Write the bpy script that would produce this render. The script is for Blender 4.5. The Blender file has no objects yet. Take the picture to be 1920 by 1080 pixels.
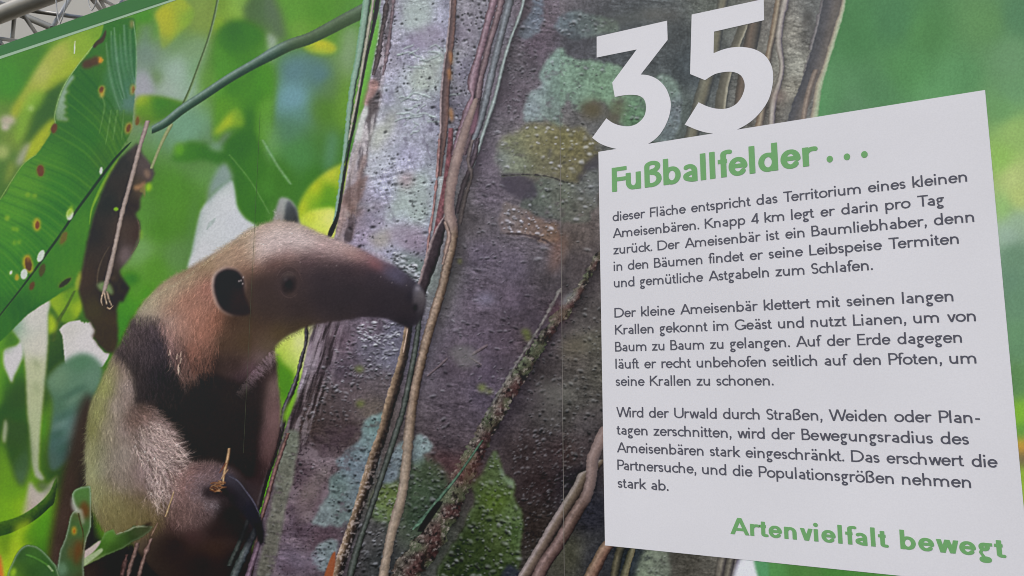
import bpy, bmesh, math, random
import numpy as np
from mathutils import Matrix, Vector

# ------------------------------------------------------------------ camera, world, sun, exposure
scene = bpy.context.scene
C = scene.collection
FOC = 1385.0                                    # phone lens, about 26 mm full-frame equivalent
cam_d = bpy.data.cameras.new('camera'); cam = bpy.data.objects.new('camera', cam_d); C.objects.link(cam)
cam_d.sensor_width = 36.0; cam_d.lens = FOC / 1920 * 36.0; cam_d.clip_start = 0.02; cam_d.clip_end = 200
AX = np.array([2640.0, -193.0, -FOC]); AX /= np.linalg.norm(AX)      # mural's own axes as the camera sees them
AZ = np.array([0.0, -9940.0, FOC]); AZ /= np.linalg.norm(AZ)
AY = np.cross(AZ, AX)
R = np.stack([AX, AY, AZ])
right, up, back = R @ [1, 0, 0], R @ [0, -1, 0], R @ [0, 0, -1]
m = Matrix.Identity(4)
for i in range(3):
    m[i][0], m[i][1], m[i][2] = right[i], up[i], back[i]
m[1][3] = -1.5
cam.matrix_world = m
scene.camera = cam

world = bpy.data.worlds.new('World'); scene.world = world; world.use_nodes = True
nt = world.node_tree
sky = nt.nodes.new('ShaderNodeTexSky'); sky.sky_type = 'NISHITA'; sky.sun_disc = False
SUN_EL, SUN_AZ = math.radians(48), math.radians(200)                  # soft daylight from behind the camera
sky.sun_elevation = SUN_EL; sky.sun_rotation = SUN_AZ
nt.links.new(sky.outputs['Color'], nt.nodes['Background'].inputs['Color'])
nt.nodes['Background'].inputs['Strength'].default_value = 0.1
sun_d = bpy.data.lights.new('sun', 'SUN'); sun_d.energy = 1.4; sun_d.angle = math.radians(25); sun_d.color = (1.0, 0.95, 0.88)
sun = bpy.data.objects.new('sun', sun_d); C.objects.link(sun)
sd = Vector((math.sin(SUN_AZ) * math.cos(SUN_EL), math.cos(SUN_AZ) * math.cos(SUN_EL), math.sin(SUN_EL)))
sun.rotation_euler = sd.to_track_quat('Z', 'Y').to_euler()
sun.location = sd * 10
scene.view_settings.view_transform = 'Standard'; scene.view_settings.look = 'None'
scene.view_settings.gamma = 1.0; scene.view_settings.exposure = 0.42
scene.view_settings.use_curve_mapping = False
scene.render.engine = 'CYCLES'; scene.cycles.filter_width = 1.0
# ------------------------------------------------------------------ the printed picture
# The mural is one flat print. Its motif is drawn here in print layout units and becomes pigment (vertex
# colours) of the flat sheets further down; every motif keeps an id, so each one becomes a part of its own.
X0, Y0, X1, Y1 = -100, -80, 2020, 1160
W, H = X1 - X0, Y1 - Y0
img = np.zeros((H, W, 3), np.float32)
lab = np.zeros((H, W), np.int16)
rng = np.random.default_rng(11)
PARTS = ['foliage']
def new(name):
    PARTS.append(name); return len(PARTS) - 1

def blur(a, s):
    """three box passes, edge padded"""
    if s < 0.35: return a
    r = max(1, int(round(s)))
    wgt = 1.0 if s >= 1 else s
    for _ in range(3 if s >= 1.5 else 1):
        for ax in (0, 1):
            pad = [(0, 0)] * a.ndim; pad[ax] = (r + 1, r)
            c = np.cumsum(np.pad(a, pad, mode='edge').astype(np.float64), axis=ax)
            n = a.shape[ax]
            hi = np.take(c, range(2 * r + 1, 2 * r + 1 + n), axis=ax); lo = np.take(c, range(0, n), axis=ax)
            b = ((hi - lo) / (2 * r + 1)).astype(np.float32)
            a = b if wgt == 1 else a * (1 - wgt) + b * wgt
    return a

def resize(a, h, w):
    ys = np.linspace(0, a.shape[0] - 1.001, h); xs = np.linspace(0, a.shape[1] - 1.001, w)
    y0 = ys.astype(int); x0 = xs.astype(int); fy = (ys - y0)[:, None]; fx = (xs - x0)[None]
    fy = fy * fy * (3 - 2 * fy); fx = fx * fx * (3 - 2 * fx)
    return (a[y0][:, x0] * (1 - fy) * (1 - fx) + a[y0][:, x0 + 1] * (1 - fy) * fx + a[y0 + 1][:, x0] * fy * (1 - fx) + a[y0 + 1][:, x0 + 1] * fy * fx).astype(np.float32)

def noise(sx, sy=None, oct=3, ang=0):
    """whole-canvas value noise, about -1..1; cell sx by sy, turned by ang degrees"""
    sy = sy or sx
    D = int(math.hypot(W, H)) + 8 if ang else 0
    h, w = (D, D) if ang else (H, W)
    out = np.zeros((h, w), np.float32); amp = 1.0; tot = 0
    for o in range(oct):
        g = rng.uniform(-1, 1, (max(2, int(h / sy * 2 ** o)) + 2, max(2, int(w / sx * 2 ** o)) + 2)).astype(np.float32)
        out += amp * resize(g, h, w); tot += amp; amp *= 0.55
    out /= tot * 0.6
    if ang:
        a = math.radians(ang); yy, xx = np.mgrid[0:H, 0:W].astype(np.float32); xx -= W / 2; yy -= H / 2
        u = (xx * math.cos(a) + yy * math.sin(a) + D / 2).astype(np.int32).clip(0, D - 1)
        v = (-xx * math.sin(a) + yy * math.cos(a) + D / 2).astype(np.int32).clip(0, D - 1)
        out = out[v, u]
    return out

def pts(s, k=2):
    return np.array([[float(v) for v in q.split(',')] for q in s.split()], np.float64) if isinstance(s, str) else np.asarray(s, np.float64)

def spline(p, closed=True, n=6):
    N = len(p); out = []
    for i in range(N if closed else N - 1):
        if closed: a, b, c, d = p[i - 1], p[i], p[(i + 1) % N], p[(i + 2) % N]
        else: a, b, c, d = p[max(i - 1, 0)], p[i], p[i + 1], p[min(i + 2, N - 1)]
        for t in np.linspace(0, 1, n, endpoint=False):
            out.append(0.5 * (2 * b + (c - a) * t + (2 * a - 5 * b + 4 * c - d) * t * t + (3 * b - a - 3 * c + d) * t ** 3))
    if not closed: out.append(p[-1])
    return np.array(out)

def jag(p, amp, step=3.0):
    """ragged outline: resample a closed line and push it about"""
    q = np.vstack([p, p[:1]]); L = np.r_[0, np.cumsum(np.hypot(*np.diff(q, axis=0).T))]
    n = max(8, int(L[-1] / step)); s = np.linspace(0, L[-1], n, endpoint=False)
    x = np.interp(s, L, q[:, 0]); y = np.interp(s, L, q[:, 1])
    def nz(k): return np.interp(np.arange(n), np.linspace(0, n, max(3, n // k) + 1), rng.normal(0, 1, max(3, n // k) + 1))
    d = amp * (0.6 * nz(9) + 0.5 * nz(4) + 0.35 * nz(1))
    tx = np.gradient(x); ty = np.gradient(y); l = np.hypot(tx, ty) + 1e-6
    return np.stack([x - ty / l * d, y + tx / l * d], 1)

def region(p, soft):
    e = int(3 * soft + 3)
    x0 = max(X0, int(p[:, 0].min()) - e); x1 = min(X1, int(p[:, 0].max()) + e + 1)
    y0 = max(Y0, int(p[:, 1].min()) - e); y1 = min(Y1, int(p[:, 1].max()) + e + 1)
    return x0, y0, x1, y1

def mask(p, soft=1.0):
    x0, y0, x1, y1 = region(p, soft)
    if x1 <= x0 or y1 <= y0: return None
    SS = 2
    h, w = (y1 - y0) * SS, (x1 - x0)
    par = np.zeros((h, w + 1), np.int32)
    q = np.vstack([p, p[:1]])
    for (ax, ay), (bx, by) in zip(q[:-1], q[1:]):
        if ay == by: continue
        if ay > by: ax, ay, bx, by = bx, by, ax, ay
        r0 = max(0, math.ceil((ay - y0) * SS - 0.5)); r1 = min(h - 1, math.ceil((by - y0) * SS - 0.5) - 1)
        if r1 < r0: continue
        r = np.arange(r0, r1 + 1); yy = (r + 0.5) / SS + y0
        xc = ax + (yy - ay) / (by - ay) * (bx - ax)
        c = np.ceil(xc - x0 - 0.5).astype(int).clip(0, w)
        np.add.at(par, (r, c), 1)
    mk = (np.cumsum(par, 1)[:, :w] & 1).astype(np.float32)
    mk = mk.reshape(y1 - y0, SS, w).mean(1)
    return (slice(y0 - Y0, y1 - Y0), slice(x0 - X0, x1 - X0)), blur(mk, soft)

def field(spec, sl, p=1.6, e=14.0):
    """smooth colour field through control points 'x y r g b;...'"""
    cp = np.array([[float(v) for v in q.split()] for q in spec.split(';') if q.strip()])
    h = sl[0].stop - sl[0].start; w = sl[1].stop - sl[1].start
    st = 4
    yy, xx = np.mgrid[0:h + st:st, 0:w + st:st].astype(np.float32)
    xx += sl[1].start + X0; yy += sl[0].start + Y0
    num = np.zeros(xx.shape + (3,), np.float32); den = np.zeros(xx.shape, np.float32)
    for x, y, r, g, b in cp:
        wt = ((xx - x) ** 2 + (yy - y) ** 2 + e * e) ** (-p)
        num += wt[..., None] * np.array([r, g, b], np.float32); den += wt
    f = num / den[..., None]
    hh, ww = f.shape[:2]
    ys = np.arange(h) / st; xs = np.arange(w) / st
    y0 = ys.astype(int); x0 = xs.astype(int); y1 = np.minimum(y0 + 1, hh - 1); x1 = np.minimum(x0 + 1, ww - 1)
    fy = (ys - y0)[:, None, None]; fx = (xs - x0)[None, :, None]
    return (f[y0][:, x0] * (1 - fy) * (1 - fx) + f[y0][:, x1] * (1 - fy) * fx + f[y1][:, x0] * fy * (1 - fx) + f[y1][:, x1] * fy * fx) / 255.0

def put(sl, mk, col, a=1.0, pid=None):
    if isinstance(col, str): col = field(col, sl)
    elif isinstance(col, tuple): col = np.array(col, np.float32) / 255.0
    al = (mk * a)[..., None]
    img[sl] = img[sl] * (1 - al) + col * al
    if pid is not None: lab[sl][mk > 0.5] = pid

def fill(p, col, soft=1.0, a=1.0, pid=None, smooth=True, rough=0, tex=None, rim=None):
    p = pts(p)
    if smooth: p = spline(p)
    if rough: p = jag(p, rough)
    r = mask(p, soft)
    if r is None: return None
    sl, mk = r
    if isinstance(col, str): col = field(col, sl)
    else: col = np.broadcast_to(np.array(col, np.float32) / 255.0, mk.shape + (3,))
    if tex is not None: col = col * (1 + tex[sl][..., None])
    put(sl, mk, col, a, pid)
    if rim:
        rc, ra, rw = rim
        e = np.clip((mk - blur(mk, rw)) * 2.2, 0, 1)
        put(sl, e, rc, ra)
    return sl, mk

def ell(x, y, rx, ry, col, ang=0, soft=1.5, a=1.0, pid=None, rough=0, rim=None):
    t = np.linspace(0, 2 * np.pi, 28, endpoint=False); c, s = math.cos(math.radians(ang)), math.sin(math.radians(ang))
    u, v = rx * np.cos(t), ry * np.sin(t)
    return fill(np.stack([x + u * c - v * s, y + u * s + v * c], 1), col, soft, a, pid, False, rough, rim=rim)

def tube(path, stops, soft=1.0, pid=None, amp=0.10, shade=None, a=1.0, rough=0.0):
    """a long thing (vine, twig) along 'x,y,width ...'; stops 't r g b;...' run across it from -1 to 1"""
    p = pts(path); d = spline(p, False, 10)
    vert = np.ptp(d[:, 1]) >= np.ptp(d[:, 0])
    k = 1 if vert else 0
    o = np.argsort(d[:, k]); s = d[o, k]; c = d[o, 1 - k]; w = d[o, 2]
    S0, S1 = (Y0, Y1) if vert else (X0, X1); T0, T1 = (X0, X1) if vert else (Y0, Y1)
    s0 = max(S0, int(s[0])); s1 = min(S1, int(s[-1]) + 1)
    if s1 <= s0: return
    ss = np.arange(s0, s1) + 0.5
    cc = np.interp(ss, s, c); ww = np.interp(ss, s, w) / 2
    sl_ = np.gradient(blur(cc[:, None].astype(np.float32), 3)[:, 0]) if len(cc) > 8 else np.gradient(cc)
    hw = ww * np.sqrt(1 + sl_ ** 2)
    if rough: hw = hw + rough * np.interp(ss, np.arange(s0, s1 + 5, 4), rng.normal(0, 1, len(np.arange(s0, s1 + 5, 4))))
    hw = np.maximum(hw, 0.45)
    ex = 60
    t0 = max(T0, int((cc - hw).min()) - ex); t1 = min(T1, int((cc + hw).max()) + ex)
    if t1 <= t0: return
    tt = np.arange(t0, t1) + 0.5
    t = (tt[None] - cc[:, None]) / hw[:, None]
    mk = np.clip((1 - np.abs(t)) * hw[:, None] / max(soft, 0.5) + 0.5, 0, 1).astype(np.float32)
    st = np.array([[float(v) for v in q.split()] for q in stops.split(';')])
    col = np.stack([np.interp(t, st[:, 0], st[:, 1 + j]) for j in range(3)], -1).astype(np.float32) / 255
    if vert: sl = (slice(s0 - Y0, s1 - Y0), slice(t0 - X0, t1 - X0))
    else:
        sl = (slice(t0 - Y0, t1 - Y0), slice(s0 - X0, s1 - X0)); mk = mk.T; col = col.transpose(1, 0, 2); t = t.T; hw = hw[None].T.T
    col = col * (1 + amp * (0.7 * N_FINE[sl] + 0.6 * N_MID[sl]))[..., None]
    if shade:
        side, wd, al = shade
        hh = hw[:, None] if vert else hw.reshape(1, -1)
        dist = (t * side - 0.3) * hh
        sm = np.clip(1 - dist / wd, 0, 1) * (t * side > -0.5)
        put(sl, sm.astype(np.float32) ** 1.5, (26, 24, 26), al)
    put(sl, mk, col, a, pid)

def strands(region_mask, n, dirs, length, lo=0.6, hi=1.5, a=0.5, tint=None, curl=0.25, p=1.5, wid=1, spread=0.25):
    """n hair strokes inside region (sl, mask); dirs 'x y dx dy;...' gives the lie of the coat"""
    sl, mk = region_mask
    yy, xx = np.nonzero(mk > 0.35)
    if not len(yy): return
    pick = rng.integers(0, len(yy), n)
    x = xx[pick] + sl[1].start + rng.random(n); y = yy[pick] + sl[0].start + rng.random(n)
    dp = np.array([[float(v) for v in q.split()] for q in dirs.split(';')])
    dx = np.zeros(n); dy = np.zeros(n)
    for px_, py_, ux, uy in dp:
        l = math.hypot(ux, uy); w = ((x + X0 - px_) ** 2 + (y + Y0 - py_) ** 2 + 100) ** (-p)
        dx += w * ux / l; dy += w * uy / l
    ang = np.arctan2(dy, dx) + rng.normal(0, spread, n)
    L = length * rng.uniform(0.5, 1.4, n); bend = rng.normal(0, curl, n)
    base = img[y.astype(int).clip(0, H - 1), x.astype(int).clip(0, W - 1)].copy()
    f = rng.uniform(lo, hi, n)[:, None]
    col = base * f
    if tint is not None: col = col * 0.5 + np.array(tint) / 255.0 * rng.uniform(0.6, 1.15, n)[:, None] * 0.5
    M = int(length * 1.4 / 0.8)
    for k in range(M):
        u = k / M
        act = u * M * 0.8 < L
        ix = x.astype(int); iy = y.astype(int)
        ok = act & (ix >= 0) & (ix < W) & (iy >= 0) & (iy < H)
        al = (a * np.clip(1.15 - u * M * 0.8 / L, 0, 1))[ok][:, None]
        for o in range(wid):
            jx = np.minimum(ix[ok] + o, W - 1)
            img[iy[ok], jx] = img[iy[ok], jx] * (1 - al) + col[ok] * al
        ang2 = ang + bend * u * 2
        x = x + np.cos(ang2) * 0.8; y = y + np.sin(ang2) * 0.8

def bumps(region_mask, n, r0, r1, dark=0.5, light=0.35, asp=1.0, ang=0, off=(0.5, -0.8), keep=None):
    """pits and warts of bark: a dark spot with a bright lip beside it"""
    sl, mk = region_mask
    yy, xx = np.nonzero(mk > 0.8)
    if not len(yy): return
    for _ in range(n):
        i = rng.integers(len(yy)); x = xx[i] + sl[1].start; y = yy[i] + sl[0].start
        if keep is not None and rng.random() > keep[y, x]: continue
        r = r0 + (r1 - r0) * rng.random() ** 2.2; e = int(r * 2.4 * max(asp, 1) + 3)
        if y - e < 0 or x - e < 0 or y + e >= H or x + e >= W: continue
        gy, gx = np.mgrid[-e:e + 1, -e:e + 1].astype(np.float32)
        t = math.radians(ang + rng.normal(0, 22)); c, s = math.cos(t), math.sin(t)
        a_ = asp * rng.uniform(0.7, 1.3)
        def g(ox, oy, k):
            X, Y = gx - ox, gy - oy
            u = (X * c + Y * s) / (r * a_ * k); v = (-X * s + Y * c) / (r * k)
            return np.exp(-(u * u + v * v) ** 1.5)
        w = img[y - e:y + e + 1, x - e:x + e + 1]
        li = g(off[0] * r * 1.2, off[1] * r * 1.2, 1.0)[..., None] * light * rng.uniform(0.3, 1.2)
        w += (np.array([0.85, 0.87, 0.9]) - w) * li
        w *= 1 - g(0, 0, 0.9)[..., None] * dark * rng.uniform(0.5, 1.15)

N_FINE = noise(4, 4, 2); N_MID = noise(16, 16, 3); N_BIG = noise(80, 80, 3)
# ---- out-of-focus foliage
full = (slice(0, H), slice(0, W))
img[:] = field('''-60 60 60 120 55;20 150 70 145 50;60 130 72 135 52;150 100 112 160 52;190 70 110 158 55;100 190 60 105 42;140 160 80 130 45;
20 230 95 130 62;15 300 78 118 60;-40 300 60 110 50;30 260 110 135 60;270 45 88 150 70;275 110 108 128 118;300 150 75 115 65;345 110 96 135 92;
275 160 140 146 150;340 160 140 165 150;310 130 130 155 140;385 30 118 145 72;400 150 95 150 75;430 120 66 128 55;460 180 64 128 55;430 275 112 140 128;
350 240 108 150 128;380 300 90 140 90;500 20 75 105 78;540 40 88 150 65;600 30 82 148 65;650 20 85 150 70;560 140 88 122 122;555 190 100 138 142;600 150 78 112 112;
540 240 75 118 95;500 140 80 150 60;600 200 78 130 58;640 130 105 145 95;650 70 110 150 100;650 200 98 150 70;620 260 70 125 70;560 290 72 130 85;600 340 62 125 62;520 330 66 128 62;
320 360 78 138 62;300 430 76 135 58;345 400 80 138 62;290 500 84 145 62;265 470 104 148 98;270 400 84 142 74;250 560 70 145 45;230 620 62 138 38;330 480 92 138 92;
20 560 60 120 40;40 620 75 135 45;110 700 42 72 40;20 700 70 135 40;20 780 48 92 42;110 640 60 95 40;110 780 80 130 40;60 740 55 85 45;25 880 95 145 45;
15 960 110 165 42;60 960 105 160 45;20 1040 150 180 48;80 980 76 142 38;90 1030 70 130 35;120 880 45 75 40;-60 800 70 130 40;-60 1000 120 160 50;
540 690 120 172 60;560 650 170 190 110;540 760 80 160 42;530 800 88 165 50;
1600 60 70 125 75;1680 40 70 122 78;1730 60 76 132 76;1850 40 88 138 84;1910 30 78 124 86;1600 200 84 132 90;1700 130 78 136 80;1800 150 84 140 88;1900 110 96 142 98;1640 170 78 130 84;1560 180 84 140 90;1900 170 96 145 98;1760 190 88 148 92;
1880 205 98 150 92;1900 245 135 175 100;1875 300 130 180 90;1900 330 165 185 118;1910 370 165 185 112;1880 390 130 178 105;1905 415 138 170 140;1890 440 142 170 150;1900 475 100 138 108;1890 530 98 136 108;1910 560 96 136 104;
1905 640 95 140 100;1900 720 88 136 84;1910 780 118 178 60;1915 810 80 150 70;1915 835 205 150 65;1915 860 105 95 80;1915 890 132 178 62;1930 960 130 175 65;
1500 1070 78 122 66;1580 1070 70 130 62;1450 1075 82 135 78;1700 1100 80 140 70;1900 1100 90 140 70''', full, p=2.0, e=20)
img *= (1 + 0.05 * np.where(np.arange(W)[None] + X0 > 1500, .35, 1) * noise(90, 120, 3) + 0.02 * noise(30, 60, 2))[..., None]
leaf_hang = new('leaf'); leaf_curved = new('leaf'); leaf_top = new('leaf')
# band of yellow leaf below the green edge
fill('20,208 46,165 88,100 130,70 196,44 205,60 172,95 140,135 105,165 75,180 45,207 28,225', '60 190 150 160 62;85 140 168 168 92;110 100 160 165 75;150 90 128 165 55;190 60 112 158 52;135 125 150 170 48;40 205 150 160 45;100 150 150 172 45', 4, .95, new('leaf'))
fill('85,178 126,150 112,190 103,215 92,245 62,262 40,280 55,235', (58, 100, 42), 6, .9)
fill('100,222 104,236 88,262 62,288 52,282 72,248', (165, 175, 38), 4, .85)
fill('52,178 84,172 76,196 58,216 46,250 30,270 30,240', (126, 172, 60), 5, .8)
ell(14, 226, 15, 10, (172, 162, 142), 0, 4); ell(10, 238, 8, 7, (180, 170, 155), 0, 3); ell(58, 203, 5, 4, (170, 190, 130), 0, 3)
fill('48,270 60,275 50,300 32,312 30,300', (150, 152, 130), 4, .9); ell(4, 285, 14, 14, (150, 165, 95), 0, 5)
fill('60,270 84,268 66,292 46,306', (152, 168, 35), 3, .9); fill('20,300 30,315 24,330 10,345 12,320', (120, 140, 60), 4, .8)
# light gaps, right of the banana leaf
fill('288,178 300,150 330,95 372,68 392,82 372,140 348,182 330,192', '330 130 146 168 155;300 165 150 165 155;360 90 118 150 118;370 130 118 155 125', 8, .9)
fill('258,138 272,132 284,150 288,180 254,182', (150, 150, 156), 6, .8); ell(272, 70, 12, 34, (106, 130, 122), 8, 9, .9)
fill('272,15 285,26 280,42 265,42 250,44 252,22', (72, 150, 52), 4, .8)
fill('292,22 333,-6 352,6 364,22 356,44 330,70 308,90 301,80 297,50', '310 30 165 165 38;320 55 164 164 40;345 12 150 165 50;358 25 115 160 70;335 64 118 160 72;306 84 120 150 78;300 40 160 165 50;350 40 125 165 60', 3, 1, new('leaf'))
fill('408,-20 470,-20 455,15 458,34 445,44 428,38 408,30', '440 15 128 170 72;420 30 118 158 62;412 10 108 146 60;450 5 120 165 80', 5, 1, new('leaf'))
ell(411, 46, 11, 15, (122, 162, 52), 10, 4)
fill('255,186 282,179 330,188 350,200 300,226 272,236 256,226', '262 188 150 172 48;268 205 90 145 50;300 195 62 132 45;310 210 68 124 50;265 230 92 122 62', 3, 1, new('leaf'))
# hanging leaf behind the branch
fill('402,70 430,40 466,40 500,66 514,120 512,190 502,250 470,300 432,250 412,262 400,258 404,160', '430 80 58 122 48;470 60 60 126 52;480 130 66 132 52;500 170 74 146 60;430 160 64 130 50;420 130 80 150 70;404 160 92 162 80;480 230 54 114 52;420 200 88 150 55;440 60 52 112 48;405 100 82 150 70;508 110 92 150 88', 5, .95, leaf_hang)
fill('401,252 408,238 440,204 454,214 456,236 430,240 414,250', '425 225 170 182 40;410 245 148 172 45;445 235 108 156 52;450 215 110 160 60', 4, .95)
ell(424, 262, 9, 12, (86, 110, 88), 0, 6, .8); ell(436, 284, 12, 34, (116, 142, 132), 5, 9, .8)
fill('498,-20 530,-20 540,40 534,76 508,74 500,40', (84, 108, 88), 7, .9); fill('500,65 512,66 520,80 510,118 504,100', (150, 165, 150), 4, .8)
# big pale leaf top middle
fill('528,-20 700,-20 676,60 640,95 605,102 570,84 548,72 532,30', '545 20 90 156 70;600 20 80 146 62;650 40 80 140 70;600 60 92 150 60;560 60 104 158 72;650 80 90 150 70', 6, .95, leaf_top)
ell(600, 88, 32, 14, '600 86 186 176 38;622 90 160 172 46;575 88 132 166 56;600 100 132 172 60', 6, 3)
fill('518,105 560,110 620,118 640,160 628,250 590,240 560,230 512,215 515,160', '545 130 84 118 118;550 180 104 144 148;600 140 82 116 116;560 225 86 128 118;615 210 80 130 60;620 160 90 130 90', 12, .85)
fill('482,135 505,118 514,150 512,205 500,270 484,280 478,200', '495 160 74 148 58;500 200 96 160 72;490 250 82 148 58;480 180 66 132 52', 5, .9)
fill('630,190 650,120 662,190 650,250 632,240', (100, 152, 62), 8, .7); fill('640,60 672,50 664,110 650,150 640,110', (122, 150, 118), 8, .8)
ell(505, 258, 16, 40, (110, 165, 105), -10, 9, .6); ell(620, 285, 10, 45, (95, 140, 135), 8, 8, .6)
# dark curled leaf behind the head
fill('322,300 332,284 352,266 386,270 410,278 436,250 470,246 492,280 505,330 515,360 500,400 508,426 480,424 462,408 446,388 440,366 432,338 410,310 380,300 350,304', '350 285 64 128 60;395 288 58 118 62;450 280 54 112 52;470 330 60 122 56;490 390 58 118 56;500 350 70 135 68;440 340 58 115 62;480 300 62 124 58;510 400 64 124 66', 4, 1, leaf_curved)
ell(336, 281, 9, 12, (92, 162, 58), 10, 4); ell(405, 277, 15, 6, (116, 150, 130), 15, 4, .8)
tube('430,290,5 470,340,5 505,400,5', '-1 66 132 66;0 108 156 112;1 66 132 66', 5, a=.5); tube('492,262,8 520,310,8 545,345,7', '-1 80 140 90;0 132 172 138;1 80 140 90', 5, a=.6)
pale = fill('356,506 360,470 366,436 373,404 380,388 402,362 432,338 440,356 445,388 460,410 482,426 470,450 420,480', '370 470 186 188 190;400 420 186 190 192;430 380 188 192 194;420 350 176 184 182;440 410 184 188 192;372 410 168 176 174', 2.5, 1)
fill('388,384 392,350 412,312 424,306 436,330 432,340 404,362', '405 340 122 142 138;425 325 128 146 142;396 370 118 138 130', 4, .95); tube('388,430,3 396,418,9 404,408,3', '-1 165 175 172;0 140 155 150;1 165 175 172', 3, a=.7)
ell(362, 420, 7, 60, (82, 124, 100), 6, 7, .5); ell(255, 540, 14, 26, (96, 150, 90), 0, 7, .5); ell(246, 523, 16, 12, (58, 128, 44), 0, 5)
# yellow leaf between head and trunk
fill('556,412 562,380 580,350 606,326 634,310 660,304 650,380 630,440 580,440', '566 385 168 182 45;590 350 172 182 40;620 325 180 188 55;640 330 140 170 55;590 385 112 168 52;615 360 84 152 46;610 385 78 150 44;575 365 150 182 45', 3, 1, new('leaf'))
fill('556,428 570,402 596,392 630,394 628,450 580,440', '580 405 180 196 56;600 400 196 206 88;615 410 204 212 120;600 425 190 206 86;570 425 172 196 76', 3, 1, new('leaf'))
fill('513,650 540,630 580,606 584,660 562,710 540,700 520,720 505,700', '560 640 196 202 140;570 620 182 200 104;540 640 178 196 84;525 665 158 186 74;570 670 186 200 112;545 690 150 182 80', 5, 1, new('leaf'))
fill('516,668 530,680 552,706 540,760 530,830 518,800', '530 700 78 142 50;540 740 72 136 46;525 760 104 156 70', 4, 1)
# lower left: lime, pale and teal leaves
fill('92,560 122,546 142,538 152,556 156,574 150,590 156,572 142,600 118,604 104,584', '110 560 130 166 40;130 555 84 138 40;145 580 150 176 40;125 590 90 140 45;100 575 140 170 50', 2.5, 1, new('leaf'))
tube('140,545,4 125,575,5 108,605,8 100,640,12', '-1 60 90 40;0 70 90 45;1 60 95 40', 3, a=.8)
fill('92,588 104,600 106,614 98,624 90,622', (150, 178, 30), 3); fill('0,632 12,620 14,650 6,720 0,760 -60,800 -60,600', '5 660 92 158 40;4 720 88 152 44;-50 700 80 140 45', 4, .9)
ell(110, 690, 20, 55, (46, 78, 42), 0, 9, .8); ell(78, 800, 9, 22, (78, 145, 40), 0, 6, .9); ell(30, 740, 18, 40, (48, 80, 42), 10, 9, .8)
wl = new('leaf')
fill('19,578 22,566 28,557 34,560 40,556 46,555 48,552 56,554 59,563 62,566 70,558 82,557 92,561 94,572 90,590 90,640 86,700 80,760 75,820 73,860 73,880 84,898 78,902 66,894 58,866 54,820 51,770 48,700 44,662 38,640 24,622 20,600', '30 575 188 186 178;80 575 186 184 176;60 600 186 184 176;70 650 184 182 170;65 690 166 172 138;70 740 160 168 132;62 800 158 168 132;66 860 150 160 128;28 605 130 158 138;80 890 150 156 138', 1.6, 1, wl, smooth=False)
fill('40,640 30,648 12,652 6,662 7,684 14,702 22,718 26,706 34,690 44,664', (186, 184, 184), 2, 1, wl); ell(27, 605, 7, 17, (122, 156, 136), 5, 4, .9); ell(16, 640, 8, 20, (60, 112, 55), 20, 6, .7)
ell(68, 682, 3, 12, (128, 140, 108), -25, 3, .7); ell(68, 728, 3, 14, (130, 142, 110), -12, 3, .7)
wl2 = new('leaf')
fill('111,618 118,610 130,603 150,600 153,604 156,603 158,607 161,603 164,606 168,603 172,604 174,612 180,618 178,630 174,634 180,640 186,650 196,661 206,662 202,672 192,688 160,690 122,682 119,650 117,630', '130 620 184 182 176;160 640 192 189 188;170 665 190 187 186;130 665 188 186 182', 1.4, 1, wl2, smooth=False)
teal = new('leaf')
fill('86,716 100,694 122,676 146,664 166,664 184,676 194,692 190,720 172,760 160,800 148,840 120,872 96,884 88,850 94,790 96,750', '150 680 78 118 98;110 710 98 130 110;170 710 92 124 110;140 720 88 122 106;110 760 72 106 90;130 790 80 110 106;145 800 98 122 118;100 830 66 94 90;120 850 58 84 80;160 750 72 104 90;95 860 68 90 84', 4, 1, teal)
for x, y, rx, ry, an in ((140, 735, 26, 5, -30), (120, 780, 22, 5, -28), (108, 815, 18, 5, -25), (150, 770, 12, 4, -30), (118, 840, 14, 4, -25)): ell(x, y, rx, ry, (54, 86, 76), an, 4, .65)
ell(140, 748, 22, 4, (132, 158, 144), -30, 4, .4); ell(112, 796, 18, 4, (125, 150, 142), -28, 4, .4)
dl = new('leaf')
fill('4,800 12,780 30,790 50,790 56,830 58,870 50,900 40,914 30,905 18,870', '30 820 52 82 55;40 860 62 92 70;25 850 48 84 44;45 895 70 100 78', 4, 1, dl)
fill('6,800 10,786 14,800 10,830 4,824', (160, 166, 140), 2, .8)
fill('40,965 50,925 56,903 66,914 76,922 92,908 108,893 98,915 78,944 58,962', '70 930 172 160 156;90 910 158 156 140;55 950 168 152 148', 3, .95)
ell(80, 912, 12, 9, (88, 100, 84), 20, 4, .8); fill('0,900 14,870 22,900 48,930 42,980 10,1000', '20 920 96 150 46;40 950 130 172 52;10 960 110 165 40', 6, .7)
bst = new('branch')
tube('-60,1000,22 0,992,26 40,978,22 75,955,20 98,930,16 106,905,12', '-1 70 110 50;-.4 62 96 46;.4 44 70 34;1 40 66 34', 2, bst)
fill('0,1040 4,1055 5,1085 -20,1085 -20,1040', (190, 110, 50), 2, 1); ell(8, 1020, 10, 30, (64, 110, 50), 0, 8, .7); fill('18,1060 26,1010 30,985 60,975 40,1010 24,1064', (150, 180, 50), 5, .8)

# ---- stem crossing at the top
tube('412,-20,5 402,30,5 390,75,5 372,125,5 357,165,5 344,195,6', '-1 74 96 66;-.2 72 92 66;.5 120 150 112;1 118 150 110', 1.5, amp=.03, a=.9)

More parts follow.
